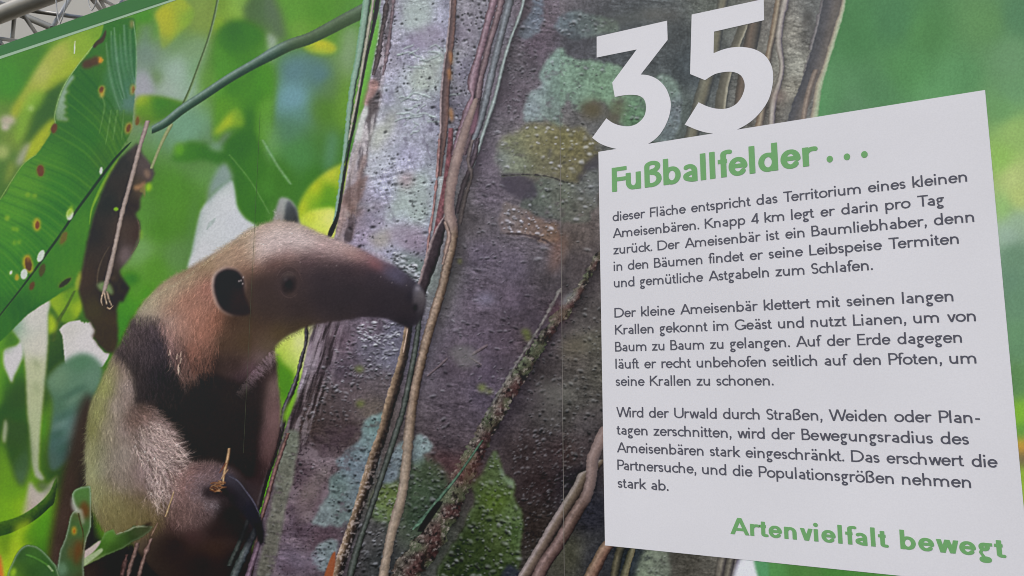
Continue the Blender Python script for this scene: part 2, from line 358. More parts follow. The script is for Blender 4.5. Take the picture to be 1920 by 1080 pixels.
# ---- the great banana leaf
banana = new('leaf')
bl = fill('198,40 225,36 251,34 254,60 255,110 253,165 251,200 246,238 240,258 214,302 197,340 180,388 167,440 158,480 153,512 140,528 100,558 50,592 0,640 -90,700 -90,430 0,374 20,345 40,312 68,290 80,274 95,250 103,230 103,212 109,186 118,165 126,150 137,134 146,122 166,100 176,84 190,66', '215 60 56 122 58;240 60 58 118 66;230 110 72 124 98;240 160 78 120 108;215 150 66 118 86;180 110 58 118 44;170 160 50 112 46;200 190 56 112 68;240 195 84 118 112;140 200 50 112 44;120 240 55 115 45;215 240 72 124 64;235 230 66 118 58;170 250 52 118 42;150 290 55 120 44;100 300 68 134 42;60 330 78 142 46;40 350 84 150 46;20 400 76 148 36;110 350 60 132 38;160 320 56 120 46;30 460 66 142 34;80 420 58 132 34;120 390 52 122 36;10 520 56 132 32;50 480 56 130 34;175 350 60 120 44;150 420 68 134 50;120 480 62 130 44;80 530 58 124 42;40 580 44 104 40;135 510 70 134 52;0 600 52 116 44;190 300 60 110 52', 1.2, 1, banana, rough=.5)
# silvery pleats near the tip
for k in range(12):
    x = 197 + 4.6 * k + rng.uniform(-2, 2); y = 66 - 2.2 * k + rng.uniform(-8, 14); ex = min(252, 226 + 2.6 * k + rng.uniform(-3, 3)); ey = 206 - 5 * k + rng.uniform(-14, 6)
    q = '%g,%g,5 %g,%g,10 %g,%g,9 %g,%g,4' % (x, y, x + (ex - x) * .22, y + (ey - y) * .4, x + (ex - x) * .6, y + (ey - y) * .75, ex, ey)
    c = (112, 150, 132) if k % 2 == 0 else (44, 98, 64)
    tube(q, '-1 66 114 84;0 %d %d %d;1 66 114 84' % c, 5, a=rng.uniform(.3, .65), amp=.05)
for q in ('186,250,3 196,200,6 190,180,3', '212,262,4 216,235,8 220,206,5', '198,270,3 205,230,6 208,206,3', '228,262,3 230,235,6 232,206,3'):
    tube(q, '-1 62 118 56;0 104 150 104;1 62 118 56', 2.5, a=.55)
# veins
for k in range(46):
    u = k / 45
    bx, by = 238 - 240 * u, 268 + 330 * u
    ex, ey = np.interp(u, [0, .25, .5, .75, 1], [150, 66, 0, -60, -120]), np.interp(u, [0, .25, .5, .75, 1], [130, 292, 372, 420, 500])
    mx, my = (bx + ex) / 2 + 14, (by + ey) / 2 - 2
    g = rng.uniform(-1, 1)
    c = (96, 156, 66) if g > 0 else (34, 92, 28)
    d = spline(np.array([[bx, by], [mx, my], [ex, ey]]), False, 8); n_ = np.gradient(d, axis=0); n_ = np.stack([-n_[:, 1], n_[:, 0]], 1) / np.hypot(*n_.T)[:, None]
    wv = rng.uniform(.6, 2.4)
    r_ = mask(np.vstack([d + n_ * wv, (d - n_ * wv)[::-1]]), 1.2)
    if r_: put(r_[0], r_[1] * bl[1].max(), c, .18 + .22 * abs(g) * rng.random())
for k in range(16):
    u = k / 15
    bx, by = 225 - 215 * u, 292 + 300 * u
    d = np.array([[bx, by], [bx + 10, by + 40 * (1 - u) + 12], [bx + 6, by + 90 * (1 - .6 * u)]])
    n_ = np.array([1.0, .2]); r_ = mask(np.vstack([d + n_, (d - n_)[::-1]]), 1.5)
    if r_: put(r_[0], r_[1] * (lab[r_[0]] == banana), (96, 152, 70), .25)
tube('246,266,2 238,274,4 214,300,6 190,332,7 165,366,7 140,400,6 112,442,6 90,472,6 60,514,5 20,566,4 -80,690,4', '-1 50 96 34;-.4 34 64 28;.3 30 62 28;1 66 120 50', 1.5, banana, amp=.05)
tube('222,298,3 205,325,7 186,360,7 172,392,4 168,420,2', '-1 90 150 50;0 126 172 60;1 100 150 60', 2, banana, amp=.04, a=.85)
fill('136,138 140,146 130,158 123,170 131,170 121,180 125,188 119,193 128,200 120,206 127,212 118,216 129,222 127,228 104,226 103,212 109,186 118,165 128,148', '133 148 134 160 146;120 175 140 162 146;110 200 138 160 142;118 220 122 150 128;108 225 110 140 112', 1.6, .92, smooth=False)
tube('250,40,2 255,80,2 256,120,2 254,165,2', '-1 110 150 120;0 122 164 128;1 110 150 120', 1.2, a=.7); tube('176,84,2 146,122,2 118,165,2 103,212,2 104,232,2', '-1 120 160 90;0 150 176 130;1 120 160 90', 1, a=.7); tube('68,290,2 40,312,2 0,374,2', '-1 120 160 90;0 140 172 100;1 120 160 80', 1, a=.6)
# holes and rust spots in it
def rust(x, y, rx, ry, core, rimc=(176, 150, 45), ang=0, k=1.45):
    ell(x, y, rx * k, ry * (1 + (k - 1) * .7), rimc, ang, 1.6, .85, rough=1.2); ell(x, y, rx, ry, core, ang, 1.2, .95, rough=1.1)
rust(187, 112, 6, 6, (176, 140, 40), (92, 120, 40)); ell(168, 118, 15, 9, (74, 54, 24), -12, 1.5, .97, rough=1.5); ell(180, 114, 8, 9, (78, 58, 22), -20, 1.5, .95); rust(188, 113, 2.5, 4, (190, 130, 30), (170, 130, 35))
fill('174,87 180,78 190,70 198,56 199,64 194,78 184,84 178,90', (62, 52, 30), 1.4, .95); rust(191, 168, 4, 6, (96, 62, 22), (198, 156, 48), 10, 1.5); ell(191, 178, 4, 5, (204, 158, 52), 0, 1.5, .8)
rust(102, 241, 5, 10, (92, 58, 26), (80, 90, 34), 15, 1.25); rust(241, 241, 3.5, 8, (96, 66, 24), (164, 128, 48), 18, 1.6); rust(249, 168, 3, 8, (120, 92, 50), (170, 150, 58), 4, 1.4); ell(247, 45, 3, 8, (150, 128, 70), 0, 2, .8); rust(257, 226, 4, 9, (104, 78, 36), (120, 110, 44), 10, 1.2)
rust(76, 320, 6.5, 11, (96, 58, 24), (110, 104, 36), -4, 1.2); rust(70, 421, 4, 8, (110, 64, 22), (178, 148, 40), 0, 1.7); rust(53, 496, 7, 14, (78, 52, 20), (182, 146, 34), -12, 1.35); ell(53, 484, 3, 7, (160, 120, 40), 0, 1.5, .8)
rust(119, 446, 6, 14, (96, 88, 40), (88, 110, 44), 24, 1.15); rust(79, 507, 5, 12, (70, 68, 32), (60, 90, 36), 14, 1.15); rust(60, 536, 5, 9, (84, 60, 34), (72, 98, 40), 20, 1.2); rust(32, 520, 4, 6, (150, 140, 40), (130, 150, 40), 0, 1.3); rust(122, 530, 4, 14, (48, 50, 24), (90, 110, 40), 52, 1.3)
for x, y in ((14, 408), (25, 429), (32, 430), (27, 455), (36, 454), (52, 365), (65, 367), (13, 410), (20, 512)): ell(x, y, 3 + rng.random() * 1.5, 4, (132, 172, 48), 0, 1.5, .8)
for x, y, rx, ry, an in ((189.5, 320, 3, 7, 6), (131, 402, 6.5, 11, 10), (76.5, 480, 6, 12, 22), (45, 514, 6.5, 10, 8), (20.5, 511, 2.5, 4, 20)): ell(x, y, rx, ry, (188, 196, 186), an, 1.1, .97)
fill('125,398 134,385 138,396 132,402 126,408', (134, 178, 44), 1.6, .9)

# ---- dried dark leaf hanging beside it
dried = new('dried_leaf')
dr = fill('257,268 244,279 224,297 206,325 190,362 175,402 165,442 157,482 153,506 146,518 145,528 147,548 155,574 160,596 170,606 178,622 172,630 186,650 200,664 214,662 222,640 222,620 220,600 218,578 224,562 230,567 238,552 244,540 236,530 226,516 224,507 244,484 256,462 263,440 262,416 254,402 262,390 263,374 270,362 272,346 284,340 290,326 287,314 278,300 268,288 262,272', '230 310 44 44 40;200 380 40 42 38;175 440 42 40 36;240 350 46 42 38;250 390 46 40 36;240 430 66 54 46;255 440 60 46 40;215 470 50 42 38;235 478 92 80 78;165 520 58 46 38;190 500 52 44 38;200 540 44 40 30;180 580 60 54 34;200 620 54 46 32;215 560 42 34 26;235 540 40 36 28;272 310 80 70 66;285 330 70 60 62;265 350 84 70 50;205 600 60 50 34', 1.6, 1, dried, smooth=False, rough=.8)
put(dr[0], dr[1] * np.clip(noise(9, 14, 3)[dr[0]], 0, 1), (86, 76, 66), .10)
tube('258,412,3 262,432,3 258,456,3 246,476,3', '-1 70 58 48;0 104 88 72;1 60 50 44', 1.5, a=.7); tube('205,462,3 192,485,4 184,510,5 182,534,3', '-1 56 46 38;0 92 80 66;1 50 44 36', 2, a=.6); ell(233, 478, 8, 16, (108, 94, 94), 8, 4, .6); ell(212, 522, 8, 4, (76, 62, 52), 10, 3, .7)
fill('252,348 262,346 272,340 270,350 260,356 252,356', (146, 112, 78), 1.5, .9); ell(276, 326, 6, 9, (124, 102, 84), -20, 2.5, .8); fill('262,358 272,344 272,370 268,362', (120, 110, 62), 1.4, .8); ell(279, 351, 5.5, 8, (140, 186, 42), 10, 1.8, .95); ell(217.5, 392, 4.5, 3.6, (124, 178, 48), 0, 1, .95); ell(265, 440, 2.5, 9, (128, 176, 60), 0, 2, .8)
fill('141,530 150,508 152,520 145,545', (160, 176, 60), 2, .8); fill('182,534 196,528 208,536 212,552 200,548 190,546', (118, 150, 108), 2, .8)

# ---- hanging twigs and the branch
twig = new('twig'); twig2 = new('twig')
tube('322,232,7 312,250,7 300,275,6 284,315,6', '-1 124 142 96;0 146 152 112;1 100 118 78', 1.2, twig2, amp=.05)
bra = new('branch')
tube('284,244,14 310,230,16 342,205,17 380,180,17 430,147,17 480,118,18 510,101,22 545,84,22 580,72,22 620,52,24 650,36,25 690,16,27', '-1 90 116 106;-.6 118 142 132;-.2 84 108 98;.2 52 76 66;.7 40 62 51;1 50 76 56', 1.6, bra, amp=.05)
sl_, mk_ = mask(pts('540,60 700,-10 700,50 620,72 570,95 530,110'), 14); mk_ = mk_ * (lab[sl_] == bra); put(sl_, mk_, (70, 90, 62), .62)
tube('277,226,9 270,250,8 262,276,8 250,322,8 238,366,8 230,395,8 221,436,8 214,470,8 206,505,9 199,532,9 194,550,6', '-1 118 106 98;-.3 158 144 136;.3 148 134 124;1 98 86 78', 1, twig, amp=.08, rough=.3)
for q in ('194,545,3 190,562,3 192,572,2', '200,546,3 204,560,4 209,572,2', '196,550,4 200,570,3'): tube(q, '-1 130 112 92;0 168 150 130;1 110 92 74', 1, a=.9, amp=.3)
tube('200,576,2 206,579,3 211,574,2', '-1 150 130 105;0 182 160 130;1 120 100 80', 1, a=.9)

# the leaves' inks run yellower on the left half of the print
gr = np.clip((img[..., 1] - np.maximum(img[..., 0], img[..., 2])) / (img[..., 1] + 1e-3), 0, 1)
rt = np.clip((np.arange(W) + X0 - 1500) / 60, 0, 1)[None, :, None]
img *= 1 + rt * gr[..., None] * np.array([.14, -.09, .05], np.float32)
gr *= 1 - .75 * np.clip((img.mean(2) - .42) / .2, 0, 1)
gr *= np.clip((760 - (np.arange(W) + X0)) / 120, 0, 1)[None]
img *= 1 - gr[..., None] * np.array([.12, .25, .80], np.float32)

# ---- the tree trunk; surface sheen is mixed into its upper dark colours
trunk = new('tree_trunk')
tr = fill('722,-80 714,0 706,80 697,130 690,170 676,220 664,262 655,300 644,360 632,420 622,470 605,560 590,612 577,650 566,700 552,752 536,800 520,850 505,915 485,1000 465,1080 448,1160 1368,1160 1378,1080 1386,1046 1400,900 1440,500 1526,218 1532,180 1542,130 1562,66 1584,0 1604,-80', '''730 20 118 112 118;780 30 150 156 152;830 40 140 140 146;720 100 140 136 140;780 90 142 140 148;830 110 140 146 142;740 180 138 136 146;800 150 152 160 150;700 200 150 150 148;780 230 146 146 150;700 260 160 160 156;760 300 156 156 164;800 340 150 156 154;670 330 152 146 146;720 350 152 152 162;660 400 108 92 86;700 400 140 132 138;760 400 152 160 156;800 410 140 146 144;680 450 132 122 132;740 470 144 144 152;780 460 118 110 118;700 480 136 128 138;770 510 104 112 108;800 520 100 108 104;
620 630 112 100 108;600 660 120 110 118;640 640 86 74 82;700 610 96 86 96;740 625 104 104 118;690 650 88 86 96;730 670 98 98 110;760 650 84 82 92;640 690 76 68 76;600 740 62 55 54;660 740 78 70 72;720 720 80 74 76;700 770 80 74 68;640 800 62 54 54;580 800 58 50 48;560 850 78 68 72;600 870 82 72 76;570 920 84 72 78;600 950 78 66 74;560 990 82 72 80;540 1040 78 70 78;600 1010 74 62 68;700 1000 62 62 62;740 960 76 84 70;720 1050 52 54 54;780 980 56 64 54;800 900 66 76 62;830 870 70 54 56;
860 60 110 106 116;870 130 104 102 114;850 200 96 94 104;900 300 84 78 86;880 420 74 70 72;930 60 96 96 104;960 100 84 80 84;1000 40 88 80 86;960 180 82 76 82;1000 80 78 70 78;1080 80 66 66 72;1160 90 64 68 72;1200 60 66 70 74;1250 60 68 72 74;1300 120 62 68 72;1340 20 80 84 80;1250 200 74 82 80;1200 300 60 64 62;
920 360 86 80 88;960 420 84 80 84;1000 300 90 90 80;900 480 84 78 88;960 500 86 80 90;1020 480 80 76 80;1080 440 86 78 76;900 560 90 82 92;960 560 84 76 86;1030 520 64 60 62;1090 500 70 64 66;1000 600 66 60 66;900 640 84 76 86;950 640 74 66 74;1040 580 60 54 58;1100 600 70 66 66;860 680 82 74 82;920 700 80 72 84;980 640 70 62 66;1080 680 72 68 66;1110 640 74 72 66;860 760 72 66 72;900 740 76 70 80;940 700 72 66 72;1020 700 58 54 54;1080 740 76 74 72;1120 700 70 68 64;1040 780 70 68 66;1100 800 70 66 68;840 820 68 62 66;990 850 52 46 46;1060 850 54 46 46;1010 900 46 40 40;1100 830 60 54 56;1080 900 38 36 40;1000 980 42 38 36;1110 960 40 40 46;1060 1040 62 62 54;1120 1050 50 50 54;1180 1050 44 48 52;1290 1060 68 66 62;1340 1060 80 78 74;1375 1050 96 92 84;
1440 30 90 88 86;1480 60 124 122 116;1490 120 124 124 118;1480 170 118 116 108;1530 60 80 80 80;1500 200 92 92 92;1460 180 96 92 88;1540 20 92 94 94''', 1.2, 1, trunk, rough=.8)
T = lambda q, s=2: (lambda r: (r[0], r[1]))(mask(spline(pts(q)), s))
dirn = noise(26, 10, 3, 98)
N_GR = noise(2.4, 2.4, 2)
img[tr[0]] *= (1 + .07 * tr[1] * N_GR[tr[0]])[..., None]
img[tr[0]] *= (1 + tr[1] * (.09 * N_MID[tr[0]] + .07 * N_BIG[tr[0]] + .07 * N_FINE[tr[0]] + .07 * dirn[tr[0]]))[..., None]
cl = noise(70, 45, 3, -15)
put(tr[0], tr[1] * np.clip(cl[tr[0]] - .1, 0, .6), (156, 166, 150), .0)
lightside = T('716,0 842,0 830,200 815,400 790,520 720,480 640,440 660,330 690,200')
put(lightside[0], lightside[1] * np.clip(noise(60, 40, 3, -20)[lightside[0]] * 1.4 - .1, 0, 1), (164, 172, 166), .45)
put(lightside[0], lightside[1] * np.clip(noise(50, 30, 3, -20)[lightside[0]] * 1.4 - .2, 0, 1), (126, 122, 134), .3)
put(lightside[0], lightside[1] * np.clip(noise(18, 7, 3, 70)[lightside[0]] * 1.5 - .5, 0, 1), (96, 92, 100), .5)
lightside_full = np.zeros((H, W), np.float32); lightside_full[lightside[0]] = lightside[1]
img[lightside[0]] *= 1 + lightside[1][..., None] * np.array([-.035, -.02, .03], np.float32)
# shredded bark along the left edge
edge = T('726,0 742,0 730,70 722,130 716,180 702,240 690,290 682,340 668,400 660,450 634,446 646,380 662,300 684,230 696,160 708,80')
en = np.clip(noise(7, 40, 3, 8)[edge[0]] * 1.6 + .25, 0, 1)
put(edge[0], edge[1] * en, (62, 54, 54), .62); put(edge[0], edge[1] * (1 - en), (150, 132, 122), .3)
fill('690,152 700,148 712,158 704,176 694,196 682,196 686,176', (150, 116, 108), 2, .75, rough=1.5); fill('690,190 712,172 706,204 694,222 688,232 690,210', (72, 66, 66), 1.6, .85, rough=1.5); fill('676,214 688,198 690,212 682,226 676,260 666,262 668,240', (176, 182, 176), 2, .8, rough=1)
fill('658,346 676,338 690,330 682,360 668,380 662,400 652,392 640,380 646,364', (104, 84, 76), 2.5, .6, rough=2); fill('660,418 666,404 666,420 656,454 645,440', (68, 60, 62), 1.6, .9, rough=1); fill('642,380 652,390 644,420 634,440 630,425 636,395', (152, 132, 126), 2, .6, rough=1.5); fill('676,300 690,290 680,330 668,350 672,320', (118, 98, 92), 2.5, .6, rough=2)
low = T('590,606 614,606 600,680 580,740 560,800 534,850 530,810 556,740 576,660')
ln = np.clip(noise(8, 60, 3, 18)[low[0]] * 1.5 + .1, 0, 1)
put(low[0], low[1] * ln, (50, 44, 46), .75); put(low[0], low[1] * (1 - ln), (150, 138, 146), .22)
fill('574,640 582,606 604,606 600,640 590,690 574,700 568,690', '590 640 128 116 124;575 690 146 138 146', 3, .6, rough=1.5); fill('552,750 566,706 576,690 574,712 560,740 548,764', (158, 152, 160), 2, .75, rough=1); fill('612,606 626,606 614,680 596,740 580,770 590,720 604,660', (52, 44, 46), 4, .7, rough=2)
# fibres and pale flakes on the shaded left flank
fl = T('585,606 640,606 620,720 590,800 560,850 520,860 545,780 575,680', 5); fn = noise(5, 46, 3, 17)
put(fl[0], fl[1] * np.clip(fn[fl[0]] * 2.2 - .5, 0, 1), (134, 126, 130), .5); put(fl[0], fl[1] * np.clip(-fn[fl[0]] * 2.2 - .4, 0, 1), (34, 30, 31), .6)
mo = T('545,830 640,800 720,780 640,900 590,980 560,1075 500,1080 530,930', 10); mn = noise(34, 26, 3, 20); ms_ = noise(5, 4, 2)
put(mo[0], mo[1] * np.clip(mn[mo[0]] * 2 - .2, 0, 1), (118, 108, 112), .55); put(mo[0], mo[1] * np.clip(-mn[mo[0]] * 2 - .3, 0, 1), (62, 52, 58), .5); put(mo[0], mo[1] * np.clip(ms_[mo[0]] * 2 - .9, 0, 1), (38, 32, 36), .6)
# clouded lichen on the lit side
for q, c, a_ in (('760,0 808,-10 812,20 806,50 780,60 758,50', (150, 164, 156), .6), ('770,140 800,110 836,100 828,140 812,160 790,170 770,165', (152, 164, 146), .5), ('715,230 740,200 745,230 725,260 700,290 700,250', (158, 166, 146), .55), ('745,160 762,185 756,215 742,200', (146, 160, 148), .4), ('744,330 800,330 800,410 780,420 750,400 730,410 735,370', (146, 162, 150), .55), ('745,420 800,430 790,470 740,460 720,440', (128, 116, 128), .6), ('770,60 820,50 836,70 810,90 770,88', (122, 112, 128), .5), ('700,440 728,430 730,460 712,466 698,455', (146, 140, 124), .6), ('760,470 800,500 800,540 770,510 740,490', (92, 106, 98), .6), ('750,330 770,325 772,348 756,350', (128, 100, 106), .5)):
    fill(q, c, 6, a_, rough=3)
for k in range(26):                                                  # worm-like ridges
    x, y = rng.uniform(736, 826), rng.uniform(175, 262); 
    if k > 17: x, y = rng.uniform(740, 830), rng.uniform(95, 130)
    n_ = rng.integers(4, 8); th = rng.normal(-.5, .25); q = [(x, y)]
    for _ in range(n_): th += rng.normal(0, .45); q.append((q[-1][0] + 7 * math.cos(th), q[-1][1] + 5 * math.sin(th)))
    q = np.array(q); d = spline(q, False, 5)
    for oy, c, a_ in ((1.8, (66, 72, 72), .55), (0, (172, 190, 182), .6)):
        r_ = mask(np.vstack([d + [0, oy - .9], (d + [0, oy + 1.1])[::-1]]), .8)
        if r_: put(r_[0], r_[1], c, a_)
keep = np.clip(.35 + noise(50, 40, 2) * .8, .03, 1)
bumps(T('716,0 838,0 830,200 812,400 796,520 760,510 690,470 650,440 676,300 700,180'), 560, 1.1, 3.4, .5, .16, 1.35, -30, (-.3, .9), keep)
bumps(T('716,0 838,0 830,200 812,400 796,520 760,510 690,470 650,440 676,300 700,180'), 42, 2.6, 4.6, .5, .26, 1.5, -25, (.2, .9), keep)
bumps(T('850,0 925,0 900,110 885,200 850,330 836,300 842,150'), 160, 1.5, 4, .6, .3, 1, 0, (-.3, .9))
bumps(T('745,470 790,510 800,540 800,560 760,520 735,490'), 90, 1.5, 4, .5, .5, 1.6, 8, (.2, -.9))
bumps(T('640,605 760,605 756,680 740,720 640,740 600,720'), 360, 1.2, 2.8, .45, .3, 1.8, 5, (-.1, -.9), keep)
bumps(T('670,605 745,610 740,672 690,672'), 90, 1.2, 2.4, .4, .5, 2.2, 6, (0, -1))
bumps(T('620,700 740,690 700,800 640,820 570,900 540,840'), 300, 1.2, 3, .4, .22, 1.7, 5, (-.1, -.9), keep)
bumps(T('540,850 620,870 590,960 630,1040 600,1075 500,1080 540,950'), 300, 1.1, 2.3, .45, .1, 1.2, 5, (-.1, .9), keep)
right = '950,100 1110,180 1110,470 1060,560 980,680 920,790 830,840 800,700 840,520 900,300'
bumps(T(right), 620, 1.1, 3.0, .42, .2, 2.0, 3, (0, -.9), keep); bumps(T(right), 36, 2.2, 3.8, .42, .22, 2.6, 8, (0, -.8))
bumps(T('1000,640 1125,560 1130,820 1090,860 1000,840'), 220, 1.2, 3.4, .5, .2, 1.4, 10, (0, -.8)); bumps(T('960,800 1100,840 1000,1070 980,1000'), 260, 1.2, 2.6, .3, .2, 1.5, -30, (0, -.8)); bumps(T('950,0 1040,0 1020,90 990,200 945,220'), 160, 1.2, 3.0, .4, .2, 1.3, 0, (0, -.9))
bumps(T('660,930 820,850 800,1000 740,1080 640,1080'), 220, 1.3, 3.6, .5, .26, 1.6, -20, (0, -.9))
for x0_, y0_, x1_, y1_, w_ in ((885, 665, 913, 648, 6), (820, 690, 838, 673, 5), (800, 706, 822, 688, 4), (880, 670, 902, 684, 3)):
    tube('%g,%g,%g %g,%g,%g' % (x0_, y0_, w_, x1_, y1_, w_), '-1 104 94 98;0 92 82 86;1 40 36 38', 1, a=.9)
for x, y in ((672, 692), (676, 758), (905, 728), (918, 735), (985, 622), (990, 634)): ell(x, y, 8, 6, (92, 108, 46), rng.uniform(-40, 40), 3, .6, rough=2)
ell(862, 490, 4, 5, (126, 132, 78), 0, 1.5, .8)

# ---- lichens on the trunk
N_L = .10 * N_FINE + .07 * N_MID + .09 * noise(24, 5, 3, 12)
N_H = noise(15, 11, 3, 10)
def lichen(q, col, name='lichen_patch', rough=3.2, rim=((178, 190, 180), .35, 3), nb=0, bl=.3, bd=.35, soft=2.2, a=.93):
    pid = new(name) if name else None
    col = ';'.join('%s %s %d %d %d' % (c[0], c[1], int(c[2]) * .985, int(c[3]) * .93, int(c[4]) * 1.0) for c in (q_.split() for q_ in col.split(';')))
    r_ = mask(jag(spline(pts(q)), rough), soft)
    sl, mk = r_
    put(sl, mk * np.clip(1.3 + .8 * N_H[sl], 0.35, 1), field(col, sl) * (1 + N_L[sl])[..., None], a)
    lab[sl][mk > .5] = pid
    if rim: put(sl, np.clip((mk - blur(mk, rim[2])) * 2.0, 0, 1) * np.clip(.5 + N_H[sl], 0, 1), rim[0], rim[1])
    r = r_
    if nb: bumps(r, nb, 1.3, 3.6, bd, bl, 1.4, 8, (0, -.9))
    return pid
p_sage = lichen('980,218 984,196 1000,172 1016,158 1012,142 1022,120 1034,106 1050,92 1062,104 1078,108 1100,112 1126,115 1150,118 1168,130 1200,160 1240,140 1262,146 1276,172 1280,200 1272,236 1256,262 1230,262 1180,240 1164,232 1160,216 1146,210 1138,196 1126,187 1114,186 1100,198 1090,212 1076,206 1072,192 1062,190 1052,204 1056,232 1050,242 1036,238 1026,222 1006,226', '1000 200 134 156 146;1010 170 124 150 136;1040 120 122 158 132;1060 140 116 152 122;1100 130 112 148 116;1130 150 112 150 114;1150 180 110 148 112;1190 210 98 136 100;1190 225 84 124 84;1250 160 112 138 118;1270 210 108 124 120;1250 240 108 126 120;1030 210 108 132 112;1020 190 120 148 128;1045 170 106 138 112', nb=60, rim=((170, 184, 180), .45, 3))
lichen('1042,52 1050,32 1064,22 1086,20 1100,28 1126,30 1150,36 1162,46 1154,60 1130,64 1104,70 1072,72 1052,66', '1060 40 92 110 108;1090 50 92 110 100;1140 45 92 112 92;1075 62 78 90 88', nb=30, a=.9, soft=2)
lichen('972,66 985,40 998,10 1004,-20 1018,-10 1014,20 1018,46 1006,66 988,76', '1000 30 98 118 118;985 60 98 116 112', nb=24, a=.85, soft=2)
lichen('936,310 930,288 942,262 966,250 984,236 1010,228 1036,232 1060,240 1092,238 1114,262 1122,284 1110,306 1098,320 1082,338 1060,342 1036,334 1004,330 970,332 944,334', '960 260 118 132 92;940 300 114 132 112;970 310 110 126 96;1010 270 114 120 78;1050 265 108 112 68;1080 275 116 118 70;1070 310 108 110 76;1030 310 104 110 78;1100 290 102 104 70;990 245 122 132 86', nb=70, bl=.5, bd=.2, rough=5, soft=3.5, a=.85, rim=None)
lichen('978,378 992,352 1010,338 1050,338 1084,344 1100,318 1122,312 1124,372 1110,400 1092,416 1060,420 1020,408 990,402', '1010 370 90 106 86;1050 370 94 106 86;1100 340 98 108 96;1090 390 92 98 84;1000 395 82 92 80;1115 350 96 106 98', nb=50, bl=.35, soft=2.5, rim=None, rough=4)
lichen('938,388 960,382 990,398 1020,410 1048,420 1052,448 1040,458 1014,446 985,440 955,438 940,424', '960 400 112 112 98;1000 420 114 106 88;1035 440 112 100 78;945 420 108 106 96', nb=60, bl=.55, soft=2.5, rim=None, rough=4)
ell(1076, 390, 7, 8, (66, 68, 62), 0, 2, .8, rough=1.5); fill('940,330 975,326 1000,334 1004,360 985,372 960,362 945,352', (62, 58, 66), 3, .8, rough=3); fill('1085,322 1100,300 1124,290 1124,316 1104,320 1086,338', (62, 60, 66), 3, .8, rough=2)
tube('940,330,3 985,328,3 1030,332,4 1060,342,3 1085,344,3', '-1 52 50 50;0 48 46 46;1 90 96 80', 1, a=.8, rough=.8); tube('938,438,3 985,440,4 1020,450,4 1046,466,4', '-1 70 64 60;0 54 48 50;1 60 54 56', 1.5, a=.7, rough=1); fill('1040,450 1056,440 1062,470 1040,510 1030,500', (120, 90, 76), 7, .5, rough=3)
ell(910, 560, 18, 10, (128, 130, 150), 0, 7, .5); fill('840,660 880,650 900,680 870,690', (112, 116, 108), 5, .4, rough=3); ell(1040, 740, 30, 22, (98, 98, 92), 20, 10, .6, rough=5); ell(1075, 650, 26, 18, (92, 86, 74), 0, 9, .6)
blue = lichen('684,790 700,776 724,770 730,790 722,820 712,860 696,900 676,942 654,980 640,988 612,986 588,984 592,972 604,946 616,918 620,894 636,880 630,866 644,852 652,842 668,834 678,820', '700 800 108 142 126;690 830 104 132 120;670 850 112 138 130;655 870 110 134 130;680 880 106 126 124;640 920 98 124 108;625 900 92 118 104;660 930 104 124 118;610 970 116 138 126;640 960 100 122 108', nb=60, bl=.15, bd=.5)
lichen('724,860 740,834 764,820 762,850 752,880 740,910 726,914 712,900', '745 850 104 124 118;735 890 96 114 110;755 840 108 132 118', nb=20, bl=.15, bd=.4)
lichen('776,824 784,814 798,818 808,826 814,838 806,848 794,852 796,864 788,878 776,870', '795 835 120 148 134;785 865 106 130 120', nb=14, bl=.2, bd=.3)
lichen('586,1040 592,1026 604,1018 622,1014 632,1020 630,1044 618,1066 600,1070 588,1058', '605 1040 116 138 128;620 1030 114 138 126', nb=26, bl=.15, bd=.5)
lichen('702,924 716,910 744,904 756,920 752,950 738,976 712,974 698,960', '720 930 92 116 62;735 955 88 108 60;710 965 84 108 68', nb=50, bl=.3, bd=.4, rim=None, soft=3)
lichen('770,880 800,860 830,880 842,920 820,960 790,990 762,990 764,930', '800 890 66 84 58;790 930 58 78 54;810 950 50 66 50', nb=70, bl=.22, bd=.4, rim=None, soft=5, a=.75)
strip = lichen('538,814 552,806 562,812 560,846 554,868 548,900 540,932 532,970 526,1010 516,1050 500,1090 480,1100 486,1050 498,1000 508,950 522,880', '550 830 102 116 92;540 890 102 112 90;520 960 98 106 86;510 1030 92 98 80', nb=40, bl=.12, bd=.3, rim=((168, 176, 160), .6, 2), rough=2)
fill('600,880 620,876 612,900 590,930 566,940 572,905', (104, 96, 92), 6, .5, rough=3); fill('560,920 590,915 600,940 570,985 555,970', (110, 100, 96), 6, .4, rough=3); ell(560, 1050, 40, 16, (112, 104, 118), 10, 8, .5)
moss = new('moss_patch')
ms = fill('922,852 930,848 940,866 944,888 956,894 964,910 966,940 976,966 978,1000 974,1030 976,1062 962,1090 940,1160 800,1160 818,1080 846,1024 872,980 886,930 880,910 900,888', '920 870 70 84 54;940 900 72 86 58;930 940 74 92 46;900 960 58 70 44;960 960 74 90 58;890 1010 48 58 38;940 1010 62 74 46;860 1040 42 50 34;950 1060 56 68 44;900 1070 44 54 36;965 1000 66 84 52', 1.6, 1, moss, rough=3, tex=N_L * 1.2, rim=((140, 160, 130), .45, 3))
bumps(ms, 330, 1.4, 4, .4, .28, 1.4, 20, (.2, -.9)); ell(930, 936, 22, 16, (80, 104, 44), -30, 10, .25)
fill('940,1080 952,1058 968,1066 976,1090', (44, 46, 56), 2, .8, rough=2); fill('936,878 944,884 948,896 962,900 960,912 944,900', (128, 150, 122), 2, .6, rough=1.5)
